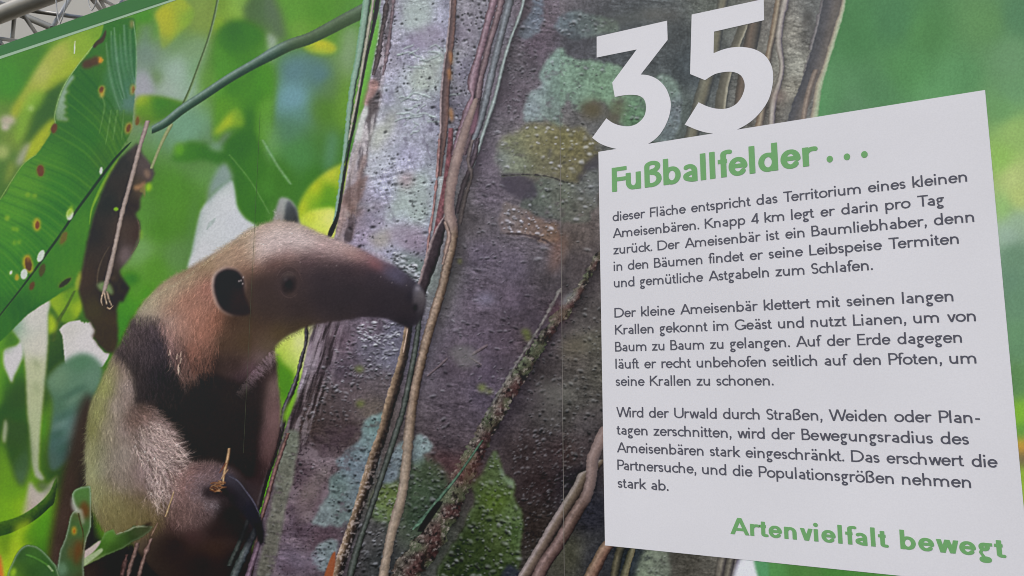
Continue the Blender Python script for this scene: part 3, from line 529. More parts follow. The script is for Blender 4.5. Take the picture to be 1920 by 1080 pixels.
# relief of the bark: slope of a height noise, seen under light from above
def relief(hh, k, r_, dy=2, dx=1):
    e = hh - np.roll(np.roll(hh, dy, 0), -dx, 1)
    img[r_[0]] *= (1 + k * (r_[1] * np.clip(e[r_[0]], -.6, .6)))[..., None]
patchy = np.clip(noise(60, 40, 2) * 1.3 + .35, 0, 1)
relief(noise(24, 11, 4, -14), .34, (lightside[0], lightside[1] * patchy[lightside[0]])); relief(noise(9, 5, 3, -14), .1, lightside)
whole = (tr[0], tr[1] * (1 - np.clip(lightside_full[tr[0]], 0, 1)))
whole = (whole[0], whole[1] * (.25 + .75 * patchy[whole[0]]) * np.where(lab[whole[0]] == trunk, 1, .4))
img[tr[0]] *= 1 + (tr[1] * (lab[tr[0]] == trunk))[..., None] * np.array([.06, .07, .05], np.float32)
relief(noise(20, 9, 4, 4), .24, whole); relief(noise(8, 4, 3, 4), .1, whole)
# ridge of moss running down the trunk
ridge = new('moss_ridge')
tube('1128,470,13 1100,520,13 1074,562,19 1040,606,21 1012,645,23 986,684,25 960,724,28 934,768,30 912,806,34 890,848,37 868,892,38 846,940,43 820,990,44 794,1030,49 768,1066,53 740,1120,57', '-1 84 84 74;-.5 98 95 86;0 86 74 69;.5 68 55 52;1 40 36 35', 2, ridge, amp=.3, shade=(1, 46, .6), rough=3)
sl_, mk_ = mask(pts('1130,460 1136,490 1100,540 1060,600 1010,670 960,745 915,830 890,900 860,970 820,1040 760,1160 690,1160 760,1040 830,930 880,820 940,740 1000,640 1060,560 1110,480'), 2)
rmk = (lab[sl_] == ridge).astype(np.float32); nn = noise(8, 8, 3)[sl_]; n2 = noise(34, 34, 2)[sl_]; n3 = noise(5, 5, 2)[sl_]
put(sl_, rmk * np.clip(n2 * 1.8 - .05, 0, 1), (98, 68, 66), .3); put(sl_, rmk * np.clip(-n2 * 1.8 - .05, 0, 1), (98, 116, 84), .5); put(sl_, rmk * np.clip(nn * 1.8 - .2, 0, 1), (34, 30, 30), .7); put(sl_, rmk * np.clip(n3 * 2 - .85, 0, 1), (160, 152, 142), .6)
ell(876, 882, 22, 30, (112, 72, 66), 28, 8, .4); ell(1050, 585, 14, 24, (106, 66, 72), 32, 8, .45); ell(1066, 562, 20, 6, (150, 160, 158), -40, 3, .5, rough=2)
strands((sl_, rmk), 1500, '1000 660 -.3 .9;880 880 -.3 .9;800 1020 -.6 .7', 7, .5, 1.6, .5, None, .6, spread=.8)
tube('1052,540,6 1014,610,6 976,670,6 940,730,6 912,780,5', '-1 108 110 100;0 140 140 132;1 90 84 80', 1.5, a=.6, amp=.3, rough=1.5)
tube('905,825,4 860,890,5 824,935,7 800,968,12 775,992,4', '-1 70 92 78;0 92 124 100;1 42 54 48', 1.2, a=.9, amp=.25); tube('826,940,10 806,968,12 788,996,10', '-1 14 18 18;1 14 18 18', 2, a=.75)

img *= 1 - .14 * blur((lab == ridge).astype(np.float32), 1.5)[..., None]

# ---- lianas on the trunk
def vine(path, stops, soft=1.1, amp=.16, shade=(1, 16, .5), rough=.6, name='vine', a=1.0):
    pid = new(name); tube(path, stops, soft, pid, amp, shade, a, rough); return pid
# left edge: green stem and dark strings
tube('730,-40,8 722,30,10 716,60,9 708,110,10 700,140,6', '-1 60 54 54;0 86 78 76;1 52 48 50', 1.2, amp=.2, rough=.8); tube('742,-40,6 734,40,6 726,100,8 718,140,4', '-1 96 84 86;0 122 110 112;1 64 58 64', 1.2, amp=.2, rough=.8)
fill('712,24 710,60 700,110 690,150 676,190 672,180 686,120 700,60', (98, 160, 62), 2.5, .95)
vine('694,-60,15 688,0,15 680,60,15 672,110,14 662,160,12 655,210,11 650,260,9 643,310,7 636,360,6 628,410,5 620,440,6', '-1 104 146 112;-.3 132 160 140;.3 116 144 124;.7 58 74 60;1 40 50 42', 1.2, .04, None)
vine('704,-60,6 700,0,6 692,50,6 682,110,6 672,170,5 662,220,5 654,262,4', '-1 120 124 104;0 166 166 146;1 60 60 54', 1, .08, None)
tube('712,-40,8 707,10,9 698,60,6 688,105,5 676,170,4 664,235,5 656,270,4 644,340,5 634,400,6 622,432,10 616,448,6', '-1 40 42 36;0 36 38 34;1 60 60 54', 1, amp=.1)
vine('574,605,7 574,640,6 566,670,7 556,710,8 545,740,10 535,765,11 528,800,12 520,830,12 508,868,12 494,910,12 480,960,12 462,1030,14 445,1100,14', '-1 56 54 52;-.3 92 92 92;.2 50 46 46;1 28 26 26', 1.2, .2, None)
fill('556,735 556,745 546,770 534,792 531,780 540,758', (112, 160, 48), 2, .9)
vine('540,812,7 530,840,8 516,880,9 502,930,9 488,980,8 478,1030,8 468,1090,8', '-1 70 62 58;0 122 96 88;1 44 36 36', 1.2, .2, None)
tube('526,800,5 514,850,6 500,900,6 488,950,5', '-1 26 24 24;1 30 28 28', 1.2)
# main bundle
vine('853,-60,13 850,0,13 847,50,14 842,100,15 838,130,16 834,180,18 832,240,17 826,290,14 822,330,12', '-1 130 120 118;-.75 150 140 138;-.5 76 66 65;0 92 78 75;.6 102 82 75;1 50 44 47', 1, .12, (1, 22, .55))
for x, y, rx, ry in ((845, 108, 3, 14), (843, 140, 3, 12), (846, 215, 3, 14)): ell(x, y, rx, ry, (172, 122, 70), -6, 1.5, .7, rough=1)
tube('846,240,9 842,300,12 836,350,14 828,390,14 820,430,12 812,460,8', '-1 104 70 72;0 112 72 74;1 66 48 50', 1.5, amp=.25, a=.9)
vine('824,260,5 822,300,5 818,345,5 813,390,5 808,420,5 803,455,5 798,500,4', '-1 130 100 96;0 160 132 126;1 70 52 52', 1, .15, (1, 8, .4))
vine('990,-60,6 982,0,6 972,36,6 958,72,6 944,118,7 934,160,7 926,190,8 912,232,8 900,268,8 884,312,9 870,350,8', '-1 96 104 100;0 150 164 158;1 62 66 66', 1, .1, (1, 30, .6))
vine('966,-60,14 956,0,15 946,40,14 936,80,14 926,120,14 918,155,14 910,190,14 900,230,12 888,262,12', '-1 78 80 82;-.2 124 132 134;.4 96 102 104;1 50 50 52', 1, .12, (1, 8, .5))
vine('948,-60,12 940,0,13 930,40,13 918,80,12 908,120,12 900,150,14 896,180,14 890,220,13 882,250,12 868,290,12', '-1 70 58 60;-.2 124 110 110;.4 98 84 86;1 44 38 42', 1, .14, (1, 8, .5))
vine('938,-60,12 926,0,14 915,40,14 905,80,13 895,115,14 887,148,20 885,166,16 886,180,7 880,198,14 870,230,16 860,262,14 852,290,12', '-1 84 68 72;-.3 146 128 134;.3 122 102 108;1 60 48 54', 1, .14, (1, 8, .5))
fill('884,188 892,196 896,220 890,246 880,250 880,220', (132, 98, 110), 2, .8); ell(868, 242, 5, 3, (50, 44, 50), -20, 1.5, .7)
vine('896,258,9 890,290,10 880,320,9 868,352,10 856,400,8', '-1 52 46 50;0 84 76 80;1 40 36 38', 1.2, .15, None); vine('886,262,8 878,300,8 884,330,6 872,370,8 862,420,8', '-1 74 68 68;0 104 96 92;1 48 44 46', 1.2, .15, None)
sh = fill('862,340 892,320 880,380 866,440 876,480 850,560 820,640 800,720 822,560 846,450', (48, 46, 42), 8, .55)
vine('838,405,10 828,425,16 818,455,22 808,490,24 798,520,22 788,552,18 782,575,12', '-1 150 136 132;-.75 128 116 114;-.45 62 54 56;.3 54 48 50;1 34 30 32', 1.1, .12, (1, 10, .5))
vine('893,184,8 886,205,12 876,232,15 867,262,17 858,292,19 850,325,20 844,360,20 842,385,20 844,407,21 849,430,20 846,465,18 838,500,17 830,535,17 822,562,18 813,592,17 804,622,17 795,655,18 788,685,18 780,715,19 774,750,19 770,785,19 766,820,19 762,865,18 758,900,18 752,935,18 744,965,19 734,1000,18 728,1030,17 722,1060,17 716,1100,17', '-1 84 74 65;-.5 144 130 114;0 136 121 103;.5 100 86 71;1 46 40 37', 1.1, .16, (1, 18, .6))
sl_, mk_ = mask(pts('700,800 800,800 800,1160 680,1160'), 30); put(sl_, mk_ * (lab[sl_] == len(PARTS) - 1), (170, 168, 150), .3)
sl_, mk_ = mask(pts('840,170 910,170 870,430 830,430'), 8); put(sl_, mk_ * (lab[sl_] == len(PARTS) - 1), (140, 124, 124), .5)
vine('834,415,5 842,440,9 838,462,9 830,495,4', '-1 92 80 74;0 160 142 128;1 80 68 62', 1, .15, None)
vine('790,560,10 786,600,10 780,645,11 772,690,11 764,730,11 754,775,11 742,812,12 728,856,12 714,898,11 700,940,11 688,975,11 676,1010,12 664,1050,14 650,1110,14', '-1 46 48 45;-.2 86 92 86;.3 68 75 68;1 34 35 33', 1.1, .16, (1, 10, .5))
vine('766,610,15 762,640,16 756,670,17 748,700,18 740,728,19 730,762,20 722,795,19 714,822,20 702,855,21 692,890,21 682,922,20 672,955,19 662,985,19 652,1015,20 642,1045,20 626,1100,20', '-1 138 124 104;-.6 126 110 90;-.15 92 80 66;.2 56 50 45;1 34 32 31', 1.1, .2, (1, 14, .6))
sl_, mk_ = mask(pts('600,850 720,850 700,1160 600,1160'), 30); sel = mk_ * (lab[sl_] == len(PARTS) - 1); put(sl_, sel * np.clip(N_FINE[sl_] * 1.6 - .2, 0, 1), (190, 184, 178), .45)
tube('764,616,2 760,640,2 756,660,2', '-1 190 170 150;1 190 170 150', 1, a=.8)
fill('606,1090 618,1050 628,1034 628,1060 618,1100', (132, 78, 52), 1.2, .95)
# lower right lianas
vine('1150,1010,22 1134,1030,22 1122,1052,23 1108,1080,24 1096,1110,24', '-1 90 78 66;-.4 146 124 108;.4 112 88 76;1 42 36 36', 1.2, .12, None); vine('1172,1010,16 1160,1040,16 1152,1080,16 1146,1120,16', '-1 52 52 46;-.2 92 88 72;1 36 38 38', 1.4, .12, None); vine('1192,1010,14 1182,1040,14 1170,1080,14 1160,1120,14', '-1 46 48 42;0 106 104 84;.8 96 92 74;1 38 38 36', 1.4, .12, None)
lichen('1190,1080 1200,1046 1212,1026 1236,1022 1252,1030 1250,1100 1190,1110', '1215 1050 116 134 108;1240 1060 104 118 98;1200 1075 108 126 100', nb=20, bl=.1, bd=.3, soft=3, rim=None)
vine('1130,862,12 1112,880,14 1096,892,20 1080,922,22 1062,950,22 1046,975,22 1028,1006,22 1008,1040,22 990,1070,23 966,1110,24', '-1 108 102 98;-.6 140 132 126;-.1 106 96 84;.4 82 72 64;1 38 35 35', 1.2, .1, (1, 14, .5))
vine('1140,800,26 1124,832,24 1112,858,22 1110,880,22 1107,905,20 1098,932,22 1078,965,24 1058,1002,24 1040,1030,24 1022,1056,24 1000,1100,26', '-1 80 68 64;-.4 128 112 106;.2 98 82 75;.7 66 55 52;1 36 32 32', 1.2, .12, (1, 14, .5))
sl_, mk_ = mask(pts('1090,780 1150,780 1150,960 1095,940'), 12); put(sl_, mk_ * (lab[sl_] == len(PARTS) - 1), (160, 146, 146), .35)
for q in ('1356,1040,18 1348,1080,18 1340,1120,18', '1372,1040,16 1364,1080,16 1356,1120,16'): tube(q, '-1 72 70 66;0 116 112 102;1 48 46 50', 2)
fill('1384,1040 1392,1050 1382,1100 1372,1100', (70, 64, 86), 2, .9); fill('1388,1048 1420,1048 1428,1100 1376,1100', (206, 208, 214), 3, 1); fill('1414,1048 1440,1054 1440,1100 1428,1100', (84, 140, 96), 2.5, 1)
# upper right lianas, behind the numerals
for q, st in (('1366,-60,20 1352,20,20 1344,60,22 1336,110,24 1322,160,26 1308,210,26 1296,260,26', '-1 70 72 68;-.3 112 112 98;.3 104 102 88;1 58 62 64'), ('1398,40,16 1378,90,18 1362,140,20 1352,190,22 1350,240,22 1346,262,20', '-1 74 74 68;.3 104 102 90;.75 150 148 132;1 52 56 58'), ('1420,20,24 1408,80,26 1396,140,24 1388,200,24 1376,250,24', '-1 66 64 60;-.3 104 94 84;.4 84 80 74;1 54 56 58'), ('1466,-60,12 1460,0,13 1450,60,12 1440,110,12 1430,200,14 1420,250,14', '-1 96 84 72;0 150 140 122;1 66 62 62'), ('1480,-60,14 1472,0,15 1464,40,12 1460,80,12 1466,120,10 1462,150,10 1450,190,12 1446,240,12', '-1 96 92 86;-.2 160 156 148;.4 146 140 136;1 76 74 84')):
    vine(q, st, 2, .06, (1, 16, .5))
ell(1515, 31, 9, 10, (72, 72, 70), 0, 4, .9); ell(1508, 44, 6, 4, (84, 82, 78), 0, 3, .7); ell(1458, 180, 14, 10, (140, 124, 116), 0, 6, .6)
tube('1556,-60,16 1548,0,16 1540,30,15 1530,68,14 1522,92,12', '-1 84 82 84;0 158 156 156;1 92 90 92', 2, a=.9, amp=.1, rough=1); tube('1524,96,11 1516,120,11 1508,150,7', '-1 92 90 90;0 152 150 148;1 92 92 92', 2, a=.85, amp=.1, rough=1)
vine('1576,-60,40 1558,20,36 1546,70,36 1536,110,38 1522,150,34 1500,200,30 1488,240,30', '-1 72 74 78;-.3 84 84 86;.4 100 96 92;1 92 90 86', 2.5, .08, None)
vine('1590,-60,9 1581,10,9 1570,50,9 1556,96,10 1546,130,10 1536,160,12 1530,200,13 1524,235,13', '-1 128 120 108;-.2 158 158 138;.5 150 166 138;1 110 140 104', 2, .06, None)
tube('1530,130,10 1514,180,10 1504,240,10', '-1 110 100 92;0 146 134 122;1 92 84 80', 2, a=.8)
sl_, mk_ = mask(pts('1440,60 1470,60 1480,140 1450,230 1440,200'), 8)
# soft grey and olive patches behind the trunk's right-hand lianas
ell(1180, 35, 60, 12, (82, 86, 82), -12, 8, .6); ell(1240, 28, 40, 12, (92, 90, 84), 0, 8, .5); ell(1155, 210, 14, 30, (84, 80, 62), 20, 7, .7); ell(1110, 205, 22, 18, (84, 78, 56), 0, 7, .8)
# ---- the anteater
hind = new('hind_leg')
hl = fill('150,760 166,738 180,770 172,860 176,960 200,1020 300,1010 420,1040 455,1080 440,1160 70,1160 84,1085 92,1020 104,950 124,860 138,800', '140 820 54 45 40;125 900 58 47 42;115 970 62 50 45;100 1050 64 52 47;160 900 46 42 36;170 1000 36 34 32;250 1050 34 30 30;380 1060 36 31 30', 6, 1, hind)
strands(hl, 1200, '130 850 -.2 1;110 1000 -.2 1', 14, .7, 1.35, .35, spread=.2)
body = new('anteater')
far_ear = new('ear')
fill('513,420 515,402 519,384 523,373 531,368 541,371 551,380 557,392 560,408 560,424', '520 410 140 134 126;524 385 138 142 136;535 372 150 158 150;552 384 140 152 140;557 405 120 128 112', 1.6, 1, far_ear, rough=1.0)
fill('533,420 534,400 536,384 541,376 549,384 556,396 558,420', '545 400 62 66 66;550 395 50 54 52;538 385 92 98 100;555 415 50 50 46', 1.6, 1)
outline = '''798,556 793,545 782,530 768,518 748,504 730,494 714,487 696,478 676,467 656,459 636,451 614,442 596,434 578,426 560,420 540,416 518,415 498,418 482,424 464,434 446,446 428,457 408,470 388,483 368,496 348,506 328,516 306,530 284,548 266,570 252,592 242,608 232,628 224,648 212,664 200,688 190,712 180,732 170,756 164,784 163,812 160,840 160,870 162,905 166,932 174,958 186,984 204,1004 240,1010 300,1080 420,1160 470,1100 474,1010 486,940 498,896 510,862 520,830 526,790 524,745 519,700 514,656 522,644 540,630 560,620 580,612 606,606 634,601 660,597 684,594 706,595 728,599 748,608 766,614 780,608 790,594 796,576'''
an = fill(outline, '''790 560 44 42 46;780 590 40 38 42;760 600 34 33 36;770 535 62 60 68;745 515 84 82 96;720 500 96 84 92;700 490 116 84 84;680 480 128 98 90;660 470 138 118 104;640 460 140 124 108;600 445 146 130 110;560 430 158 146 124;520 425 166 152 128;490 430 164 148 122;460 445 150 134 106;430 462 140 124 94;390 488 138 120 88;350 512 142 122 92;310 535 146 132 100;280 560 150 142 108;260 590 148 140 112;290 590 156 144 120;320 560 146 124 98;350 560 140 104 84;370 590 148 104 84;340 610 150 118 100;320 600 158 140 122;390 540 146 104 86;380 620 136 92 74;360 650 112 80 66;400 600 120 80 62;420 480 142 118 92;450 470 136 106 84;500 460 146 128 108;560 450 146 130 114;600 470 112 92 86;640 480 106 86 82;680 500 88 70 72;540 470 112 88 78;510 490 88 66 58;580 490 84 68 66;470 500 104 76 62;490 540 66 50 42;540 530 50 42 40;600 520 66 56 58;650 510 70 58 62;700 520 62 56 64;740 540 50 48 56;600 560 54 46 44;660 550 50 46 48;720 570 40 38 44;500 580 60 48 36;560 580 52 44 38;640 580 50 44 42;700 585 44 40 42;520 620 72 62 40;560 610 66 56 40;480 600 62 50 36;440 600 60 46 38;420 640 66 52 42;460 640 66 54 40;500 645 84 74 56;400 680 46 38 36;350 690 48 38 36;440 680 52 42 40;470 690 84 66 70;490 670 108 94 88;450 715 58 46 50;500 690 38 35 34;
260 610 74 62 62;300 615 66 54 58;240 640 76 62 64;290 650 62 52 60;330 660 46 39 42;270 680 54 45 50;300 700 40 36 40;250 660 66 55 58;320 740 34 32 32;300 760 38 35 35;360 740 33 31 30;400 760 34 31 30;440 760 36 32 31;380 840 33 31 30;350 860 38 34 33;440 840 38 33 32;470 780 40 36 36;500 700 52 44 42;500 760 74 60 58;515 720 100 86 78;518 780 96 76 74;495 820 76 58 58;505 850 70 54 52;480 880 44 36 36;
222 668 122 104 92;230 680 132 118 100;210 690 128 122 88;195 720 122 128 72;235 720 136 124 112;220 760 138 128 112;185 770 114 116 72;172 800 96 96 58;240 750 124 110 98;200 800 134 128 102;230 800 132 120 108;255 790 104 88 78;265 770 62 52 46;280 760 96 82 74;280 790 124 108 96;300 830 136 118 106;270 830 132 116 106;230 850 134 126 110;180 840 122 122 92;175 880 132 134 104;185 920 126 128 96;220 900 122 112 98;270 880 128 112 104;310 870 138 122 112;330 850 104 86 78;300 910 124 108 98;260 940 96 84 68;210 950 112 110 78;200 985 94 90 62;240 980 88 78 56;280 970 72 58 48;310 940 92 74 66;330 900 98 72 64;350 880 96 66 60;345 920 88 62 58;320 980 62 48 46;360 960 66 52 52;380 900 82 66 68;400 920 72 62 66;420 890 64 56 60;380 930 84 74 76;400 945 80 74 80;360 1000 58 44 44;400 990 40 34 34;430 960 34 31 32;440 920 40 38 40;330 1020 40 34 33;400 1030 56 44 40;380 1060 36 31 30;440 1060 34 31 31''', 2.2, 1, body, smooth=True, rough=1.0)
# dark vest reaching down the chest, with a ragged hem
vest = fill('246,600 258,592 276,590 296,596 304,612 312,636 324,664 336,690 352,704 400,700 452,716 480,700 500,680 514,668 517,690 500,720 492,780 484,840 470,900 440,880 410,872 374,872 350,866 338,842 326,812 306,782 286,762 264,756 246,764 250,738 250,712 244,690 230,674 214,664 226,644 236,624', '265 605 64 55 55;285 612 60 52 54;245 640 66 57 56;300 650 52 46 50;270 660 56 49 51;250 690 44 39 39;300 700 36 33 36;340 720 34 31 31;320 770 34 31 30;380 760 32 30 29;440 740 40 35 34;460 800 34 31 30;490 700 44 37 36;400 850 33 30 29;480 850 36 31 31', 3.5, .96, None, rough=3.5)
D_HEAD = '780 550 -1 .4;700 500 -1 .15;600 450 -1 .0;520 430 -1 .1;440 470 -.8 .5;380 520 -.6 .8;320 560 -.4 .9;270 600 -.3 1;380 620 -.1 1;340 640 .1 1;450 620 -.5 .8;500 640 -.7 .6;600 590 -1 .2'
neck = mask(spline(pts('500,420 440,450 360,504 290,548 250,594 300,600 312,640 330,690 352,712 380,690 410,650 440,610 404,580 400,510 440,500 500,480')), 6)
strands(neck, 5200, D_HEAD, 15, .72, 1.28, .42, spread=.28)
face = mask(spline(pts('440,448 520,420 600,440 680,474 760,520 700,540 600,520 520,500 470,500')), 5)
strands(face, 2600, D_HEAD, 7, .84, 1.16, .4, spread=.22)
strands(mask(spline(pts('470,560 600,540 760,560 700,590 600,600 540,620 500,650 470,690 420,680 440,610')), 6), 2200, D_HEAD, 8, .75, 1.35, .3, spread=.25)
strands(mask(pts('296,596 322,612 352,680 372,700 352,716 336,700 316,650'), 4), 420, '320 640 .15 1;350 700 .1 1', 22, .85, 1.5, .5, (166, 128, 110), spread=.35)
strands(mask(pts('350,640 410,640 400,690 360,700'), 4), 260, '380 660 -.05 1', 22, .9, 1.5, .5, (140, 96, 78), spread=.25)
for x, y in ((317, 660), (319, 682), (338, 664), (338, 676), (334, 694), (333, 688), (331, 668)): tube('%g,%g,2 %g,%g,2' % (x + 2, y - 5, x, y + 5), '-1 200 180 150;1 200 180 150', 1, a=.7)
strands(mask(spline(pts('236,610 300,600 330,680 350,740 300,770 250,750 230,680')), 4), 2600, '270 640 .1 1;320 720 .1 1', 15, .6, 1.7, .38, spread=.3)
strands(mask(spline(pts('350,720 490,700 480,860 360,860 300,770')), 4), 1200, '400 780 -.05 1', 18, .7, 1.5, .25, spread=.3)
strands(mask(pts('440,740 470,700 490,676 512,654 514,664 494,694 468,716 446,740'), 2), 420, '480 690 .75 .65', 13, .9, 1.7, .5, (150, 132, 132), spread=.3)
strands(mask(pts('500,660 516,656 527,740 526,800 508,866 490,900 484,860 500,780 505,700'), 3), 700, '510 760 .1 1', 12, .8, 1.3, .4, spread=.2)
# forearm: long coarse hair
arm = spline(pts('214,664 236,672 248,694 252,720 246,756 262,762 286,764 306,786 326,816 338,846 350,870 362,880 340,920 318,960 300,990 240,1004 200,1000 176,958 164,910 162,850 166,790 182,734'))
D_ARM = '200 700 -.25 1;190 780 -.1 1;240 720 .1 1;230 800 .15 1;280 780 .7 .7;300 830 .8 .5;330 860 .9 .3;270 880 .35 1;300 900 .5 1;180 880 -.15 1;200 960 .2 1;250 970 .15 1;310 950 .3 1'
armm = mask(arm, 4)
strands(armm, 7000, D_ARM, 18, .74, 1.3, .42, spread=.25)
strands(mask(spline(pts('200,690 236,690 236,760 214,800 190,800 186,740')), 5), 900, D_ARM, 8, .9, 1.15, .35, spread=.3)
hi = mask(spline(pts('262,800 290,790 318,812 340,850 346,880 326,920 300,950 280,930 270,870 250,840')), 7)
strands(hi, 520, D_ARM, 26, .9, 1.5, .62, (214, 196, 184), spread=.42, curl=.4); strands(hi, 700, D_ARM, 22, .45, .8, .5, None, spread=.4)
strands(mask(pts('240,770 290,764 320,800 330,830 300,830 270,800'), 4), 420, '280 790 .9 .3', 18, .6, 1.5, .55, (170, 146, 134), spread=.5)
strands(mask(spline(pts('190,930 260,930 310,940 300,985 230,1000 196,985')), 6), 900, D_ARM, 20, .6, 1.3, .45, (120, 106, 74), spread=.2)
strands(mask(spline(pts('330,850 360,872 420,880 430,940 380,960 330,1000 310,960 330,900')), 5), 1500, '350 880 .8 .2;400 900 .8 .4;340 950 .1 1;380 950 .4 .8', 11, .6, 1.5, .45, spread=.5)
# fur breaking the outline
def fringe(line, n, d, length, tint, a=.55, spread=.35):
    L = spline(pts(line), False, 12)
    q = np.vstack([L + [0, -1.5], (L + [0, 1.5])[::-1], ]); strands(mask(np.vstack([L - [1.5, 1.5], (L + [1.5, 1.5])[::-1]]), .6), n, d, length, .8, 1.3, a, tint, spread=spread)
fringe('340,850 330,826 310,792 290,768', 90, '320 820 1 -.15;290 770 .9 -.5', 15, (150, 128, 118)); fringe('430,878 408,874 380,874 356,872', 80, '400 870 .3 -1', 8, (110, 84, 82)); fringe('166,790 161,850 164,920 178,960', 150, '162 850 -.6 .8', 11, (136, 138, 104), .4)
fringe('560,421 540,416 518,415 498,418 480,425 446,446 400,475 350,505 300,533', 260, '560 420 .2 -1;400 475 -.7 -.6;300 530 -.8 -.5', 6, (160, 150, 120), .35); fringe('510,656 530,638 560,622 600,609', 120, '530 640 .5 .8;600 609 0 1', 6, (70, 60, 46), .5); fringe('520,412 516,395', 40, '518 400 -1 -.4', 6, (190, 190, 180), .5); fringe('186,736 214,676 246,606 268,570', 120, '200 700 -.8 -.5', 5, (110, 104, 84), .35)
# colour cast of the coat: cooler and pinker than straw where it is light, pale crown, dark mask
on = lambda r_: r_[1] * (lab[r_[0]] == body)
S = lambda q, s: mask(spline(pts(q)), s)
sel = blur((lab == body).astype(np.float32), 1.5)[..., None] * np.clip((img.mean(2, keepdims=True) - .2) / .25, 0, 1)
img *= 1 + sel * np.array([-.05, -.06, .0], np.float32)
for q, c, a_, s_ in (('470,540 500,512 560,496 640,488 700,496 760,530 785,560 782,600 700,592 620,598 560,608 510,610 476,590', (52, 45, 45), .62, 13), ('590,515 700,515 785,545 780,604 700,592 600,590', (43, 40, 42), .5, 14), ('455,520 500,510 520,560 500,610 470,610 452,580', (58, 49, 44), .5, 12),
                     ('470,452 500,432 540,424 590,436 640,454 680,470 650,474 600,468 560,470 520,476 480,490', (184, 174, 167), .7, 10), ('400,480 460,446 480,440 484,500 440,500 410,505', (160, 140, 120), .5, 12), ('600,446 660,464 720,494 700,494 640,476 600,466', (152, 128, 122), .45, 6),
                     ('300,560 380,540 400,590 410,620 370,650 330,620 300,590', (142, 106, 90), .45, 14), ('255,590 290,552 340,526 380,512 340,545 300,580 280,600', (160, 152, 128), .4, 9), ('420,600 480,600 540,612 510,640 470,680 420,650', (76, 60, 48), .4, 14),
                     ('300,1000 350,1030 440,1040 466,1010 480,1100 300,1160 250,1080', (42, 37, 36), .7, 12), ('360,725 440,722 490,730 480,850 430,866 380,862 335,790', (43, 40, 38), .6, 10), ('505,690 520,720 526,800 510,850 498,850 496,780', (112, 90, 84), .5, 8),
                     ('196,690 214,680 204,740 182,800 180,900 192,950 176,950 162,900 164,820 178,750', (134, 138, 84), .5, 8), ('186,900 240,930 290,960 290,990 210,1006 186,984', (112, 106, 66), .5, 12), ('345,890 400,880 425,900 420,940 380,985 330,985 330,930', (94, 78, 75), .6, 14)):
    r_ = S(q, s_); put(r_[0], on(r_), c, a_)
strands(S('440,460 500,422 560,424 640,452 700,486 640,500 560,492 480,510', 6), 1500, D_HEAD, 10, .78, 1.28, .5, spread=.3)
img *= 1 + .035 * (blur((lab == body).astype(np.float32), 2) * np.clip((img.mean(2) - .3) / .15, 0, 1))[..., None]
strands(face, 1500, D_HEAD, 8, .82, 1.22, .4, spread=.25)
strands(S('400,480 470,440 540,420 620,446 660,464 600,480 500,492 440,500', 5), 1500, D_HEAD, 11, .86, 1.2, .45, spread=.28)
strands(S('290,560 380,520 410,560 410,640 360,680 320,640', 6), 1400, D_HEAD, 14, .7, 1.4, .4, spread=.35)
strands(hi, 420, D_ARM, 24, 1.0, 1.5, .8, (226, 210, 200), spread=.45, curl=.4); strands(armm, 1600, D_ARM, 16, .7, 1.35, .45, spread=.3)
strands(S('345,880 430,885 430,940 370,985 325,985 330,900', 6), 900, '350 880 .8 .2;400 900 .8 .4;340 950 .1 1;380 950 .4 .8', 9, .6, 1.6, .45, spread=.6)
fringe('262,588 300,552 340,528 396,486 440,456 484,428', 260, '300 552 -.7 -.6;440 456 -.6 -.7', 5, (196, 192, 160), .45, .4)
r_ = S('238,772 262,758 292,766 276,788 252,800 234,806', 6); put(r_[0], on(r_), (84, 66, 60), .5)
strands(r_, 200, D_ARM, 14, .6, 1.6, .5, spread=.5)
# near ear
ear = new('ear')
fill('397,538 398,520 406,508 422,500 440,502 454,512 461,530 461,556 470,588 440,592 422,588 408,576 400,558', '400 530 196 172 160;410 512 180 160 148;430 503 150 124 112;455 520 120 98 88;405 565 186 156 142;425 586 142 116 102;450 585 50 40 37;460 560 60 46 40', 2, 1, ear, rough=.8)
fill('400.5,540 402,522 409,511 424,504 441,506 452,515 458,530 459,552 470,586 444,592 424,586 411,574 404,557', '425 530 38 33 36;420 560 36 32 34;445 560 46 38 38;450 580 42 36 35;440 515 34 30 33', 1.5, 1, ear)
for x, y in ((452, 526), (456, 520), (455, 532), (448, 527)): ell(x, y, 1.2, 1.4, (190, 180, 176), 0, .6, .8)
# eye
eye = new('eye')
for rx, ry, c, a_ in ((21, 30, (78, 64, 60), .45), (18, 25, (50, 42, 40), .8), (15, 21, (84, 72, 68), .5)): ell(541, 528, rx, ry, c, 8, 3, a_)
ell(541.5, 533, 14, 19, (42, 37, 36), 6, 2, 1, eye); ell(541, 515, 12, 5, (88, 76, 70), -8, 2.5, .55); ell(540, 527, 11, 12, (62, 54, 52), 0, 3, .7); ell(541, 532, 8.5, 9.5, (34, 31, 32), 0, 2, .9); ell(536, 524, 3, 2.4, (104, 98, 98), 0, 1.5, .5); tube('518,530,3 521,514,4 530,503,5 541,499,5 553,503,5 562,514,4 566,526,3', '-1 56 46 44;0 90 74 70;1 50 42 40', 3, a=.4, amp=.1); tube('524,532,2 527,519,3 535,511,4 544,510,4 554,517,3 559,528,2', '-1 50 42 42;0 82 69 66;1 40 35 35', 2.4, a=.4, amp=.1); tube('524,540,3 532,554,4 546,558,4 558,550,3', '-1 42 36 36;0 78 66 62;1 48 40 38', 2, a=.5); ell(545, 552, 10, 5, (66, 56, 50), 0, 3, .5)
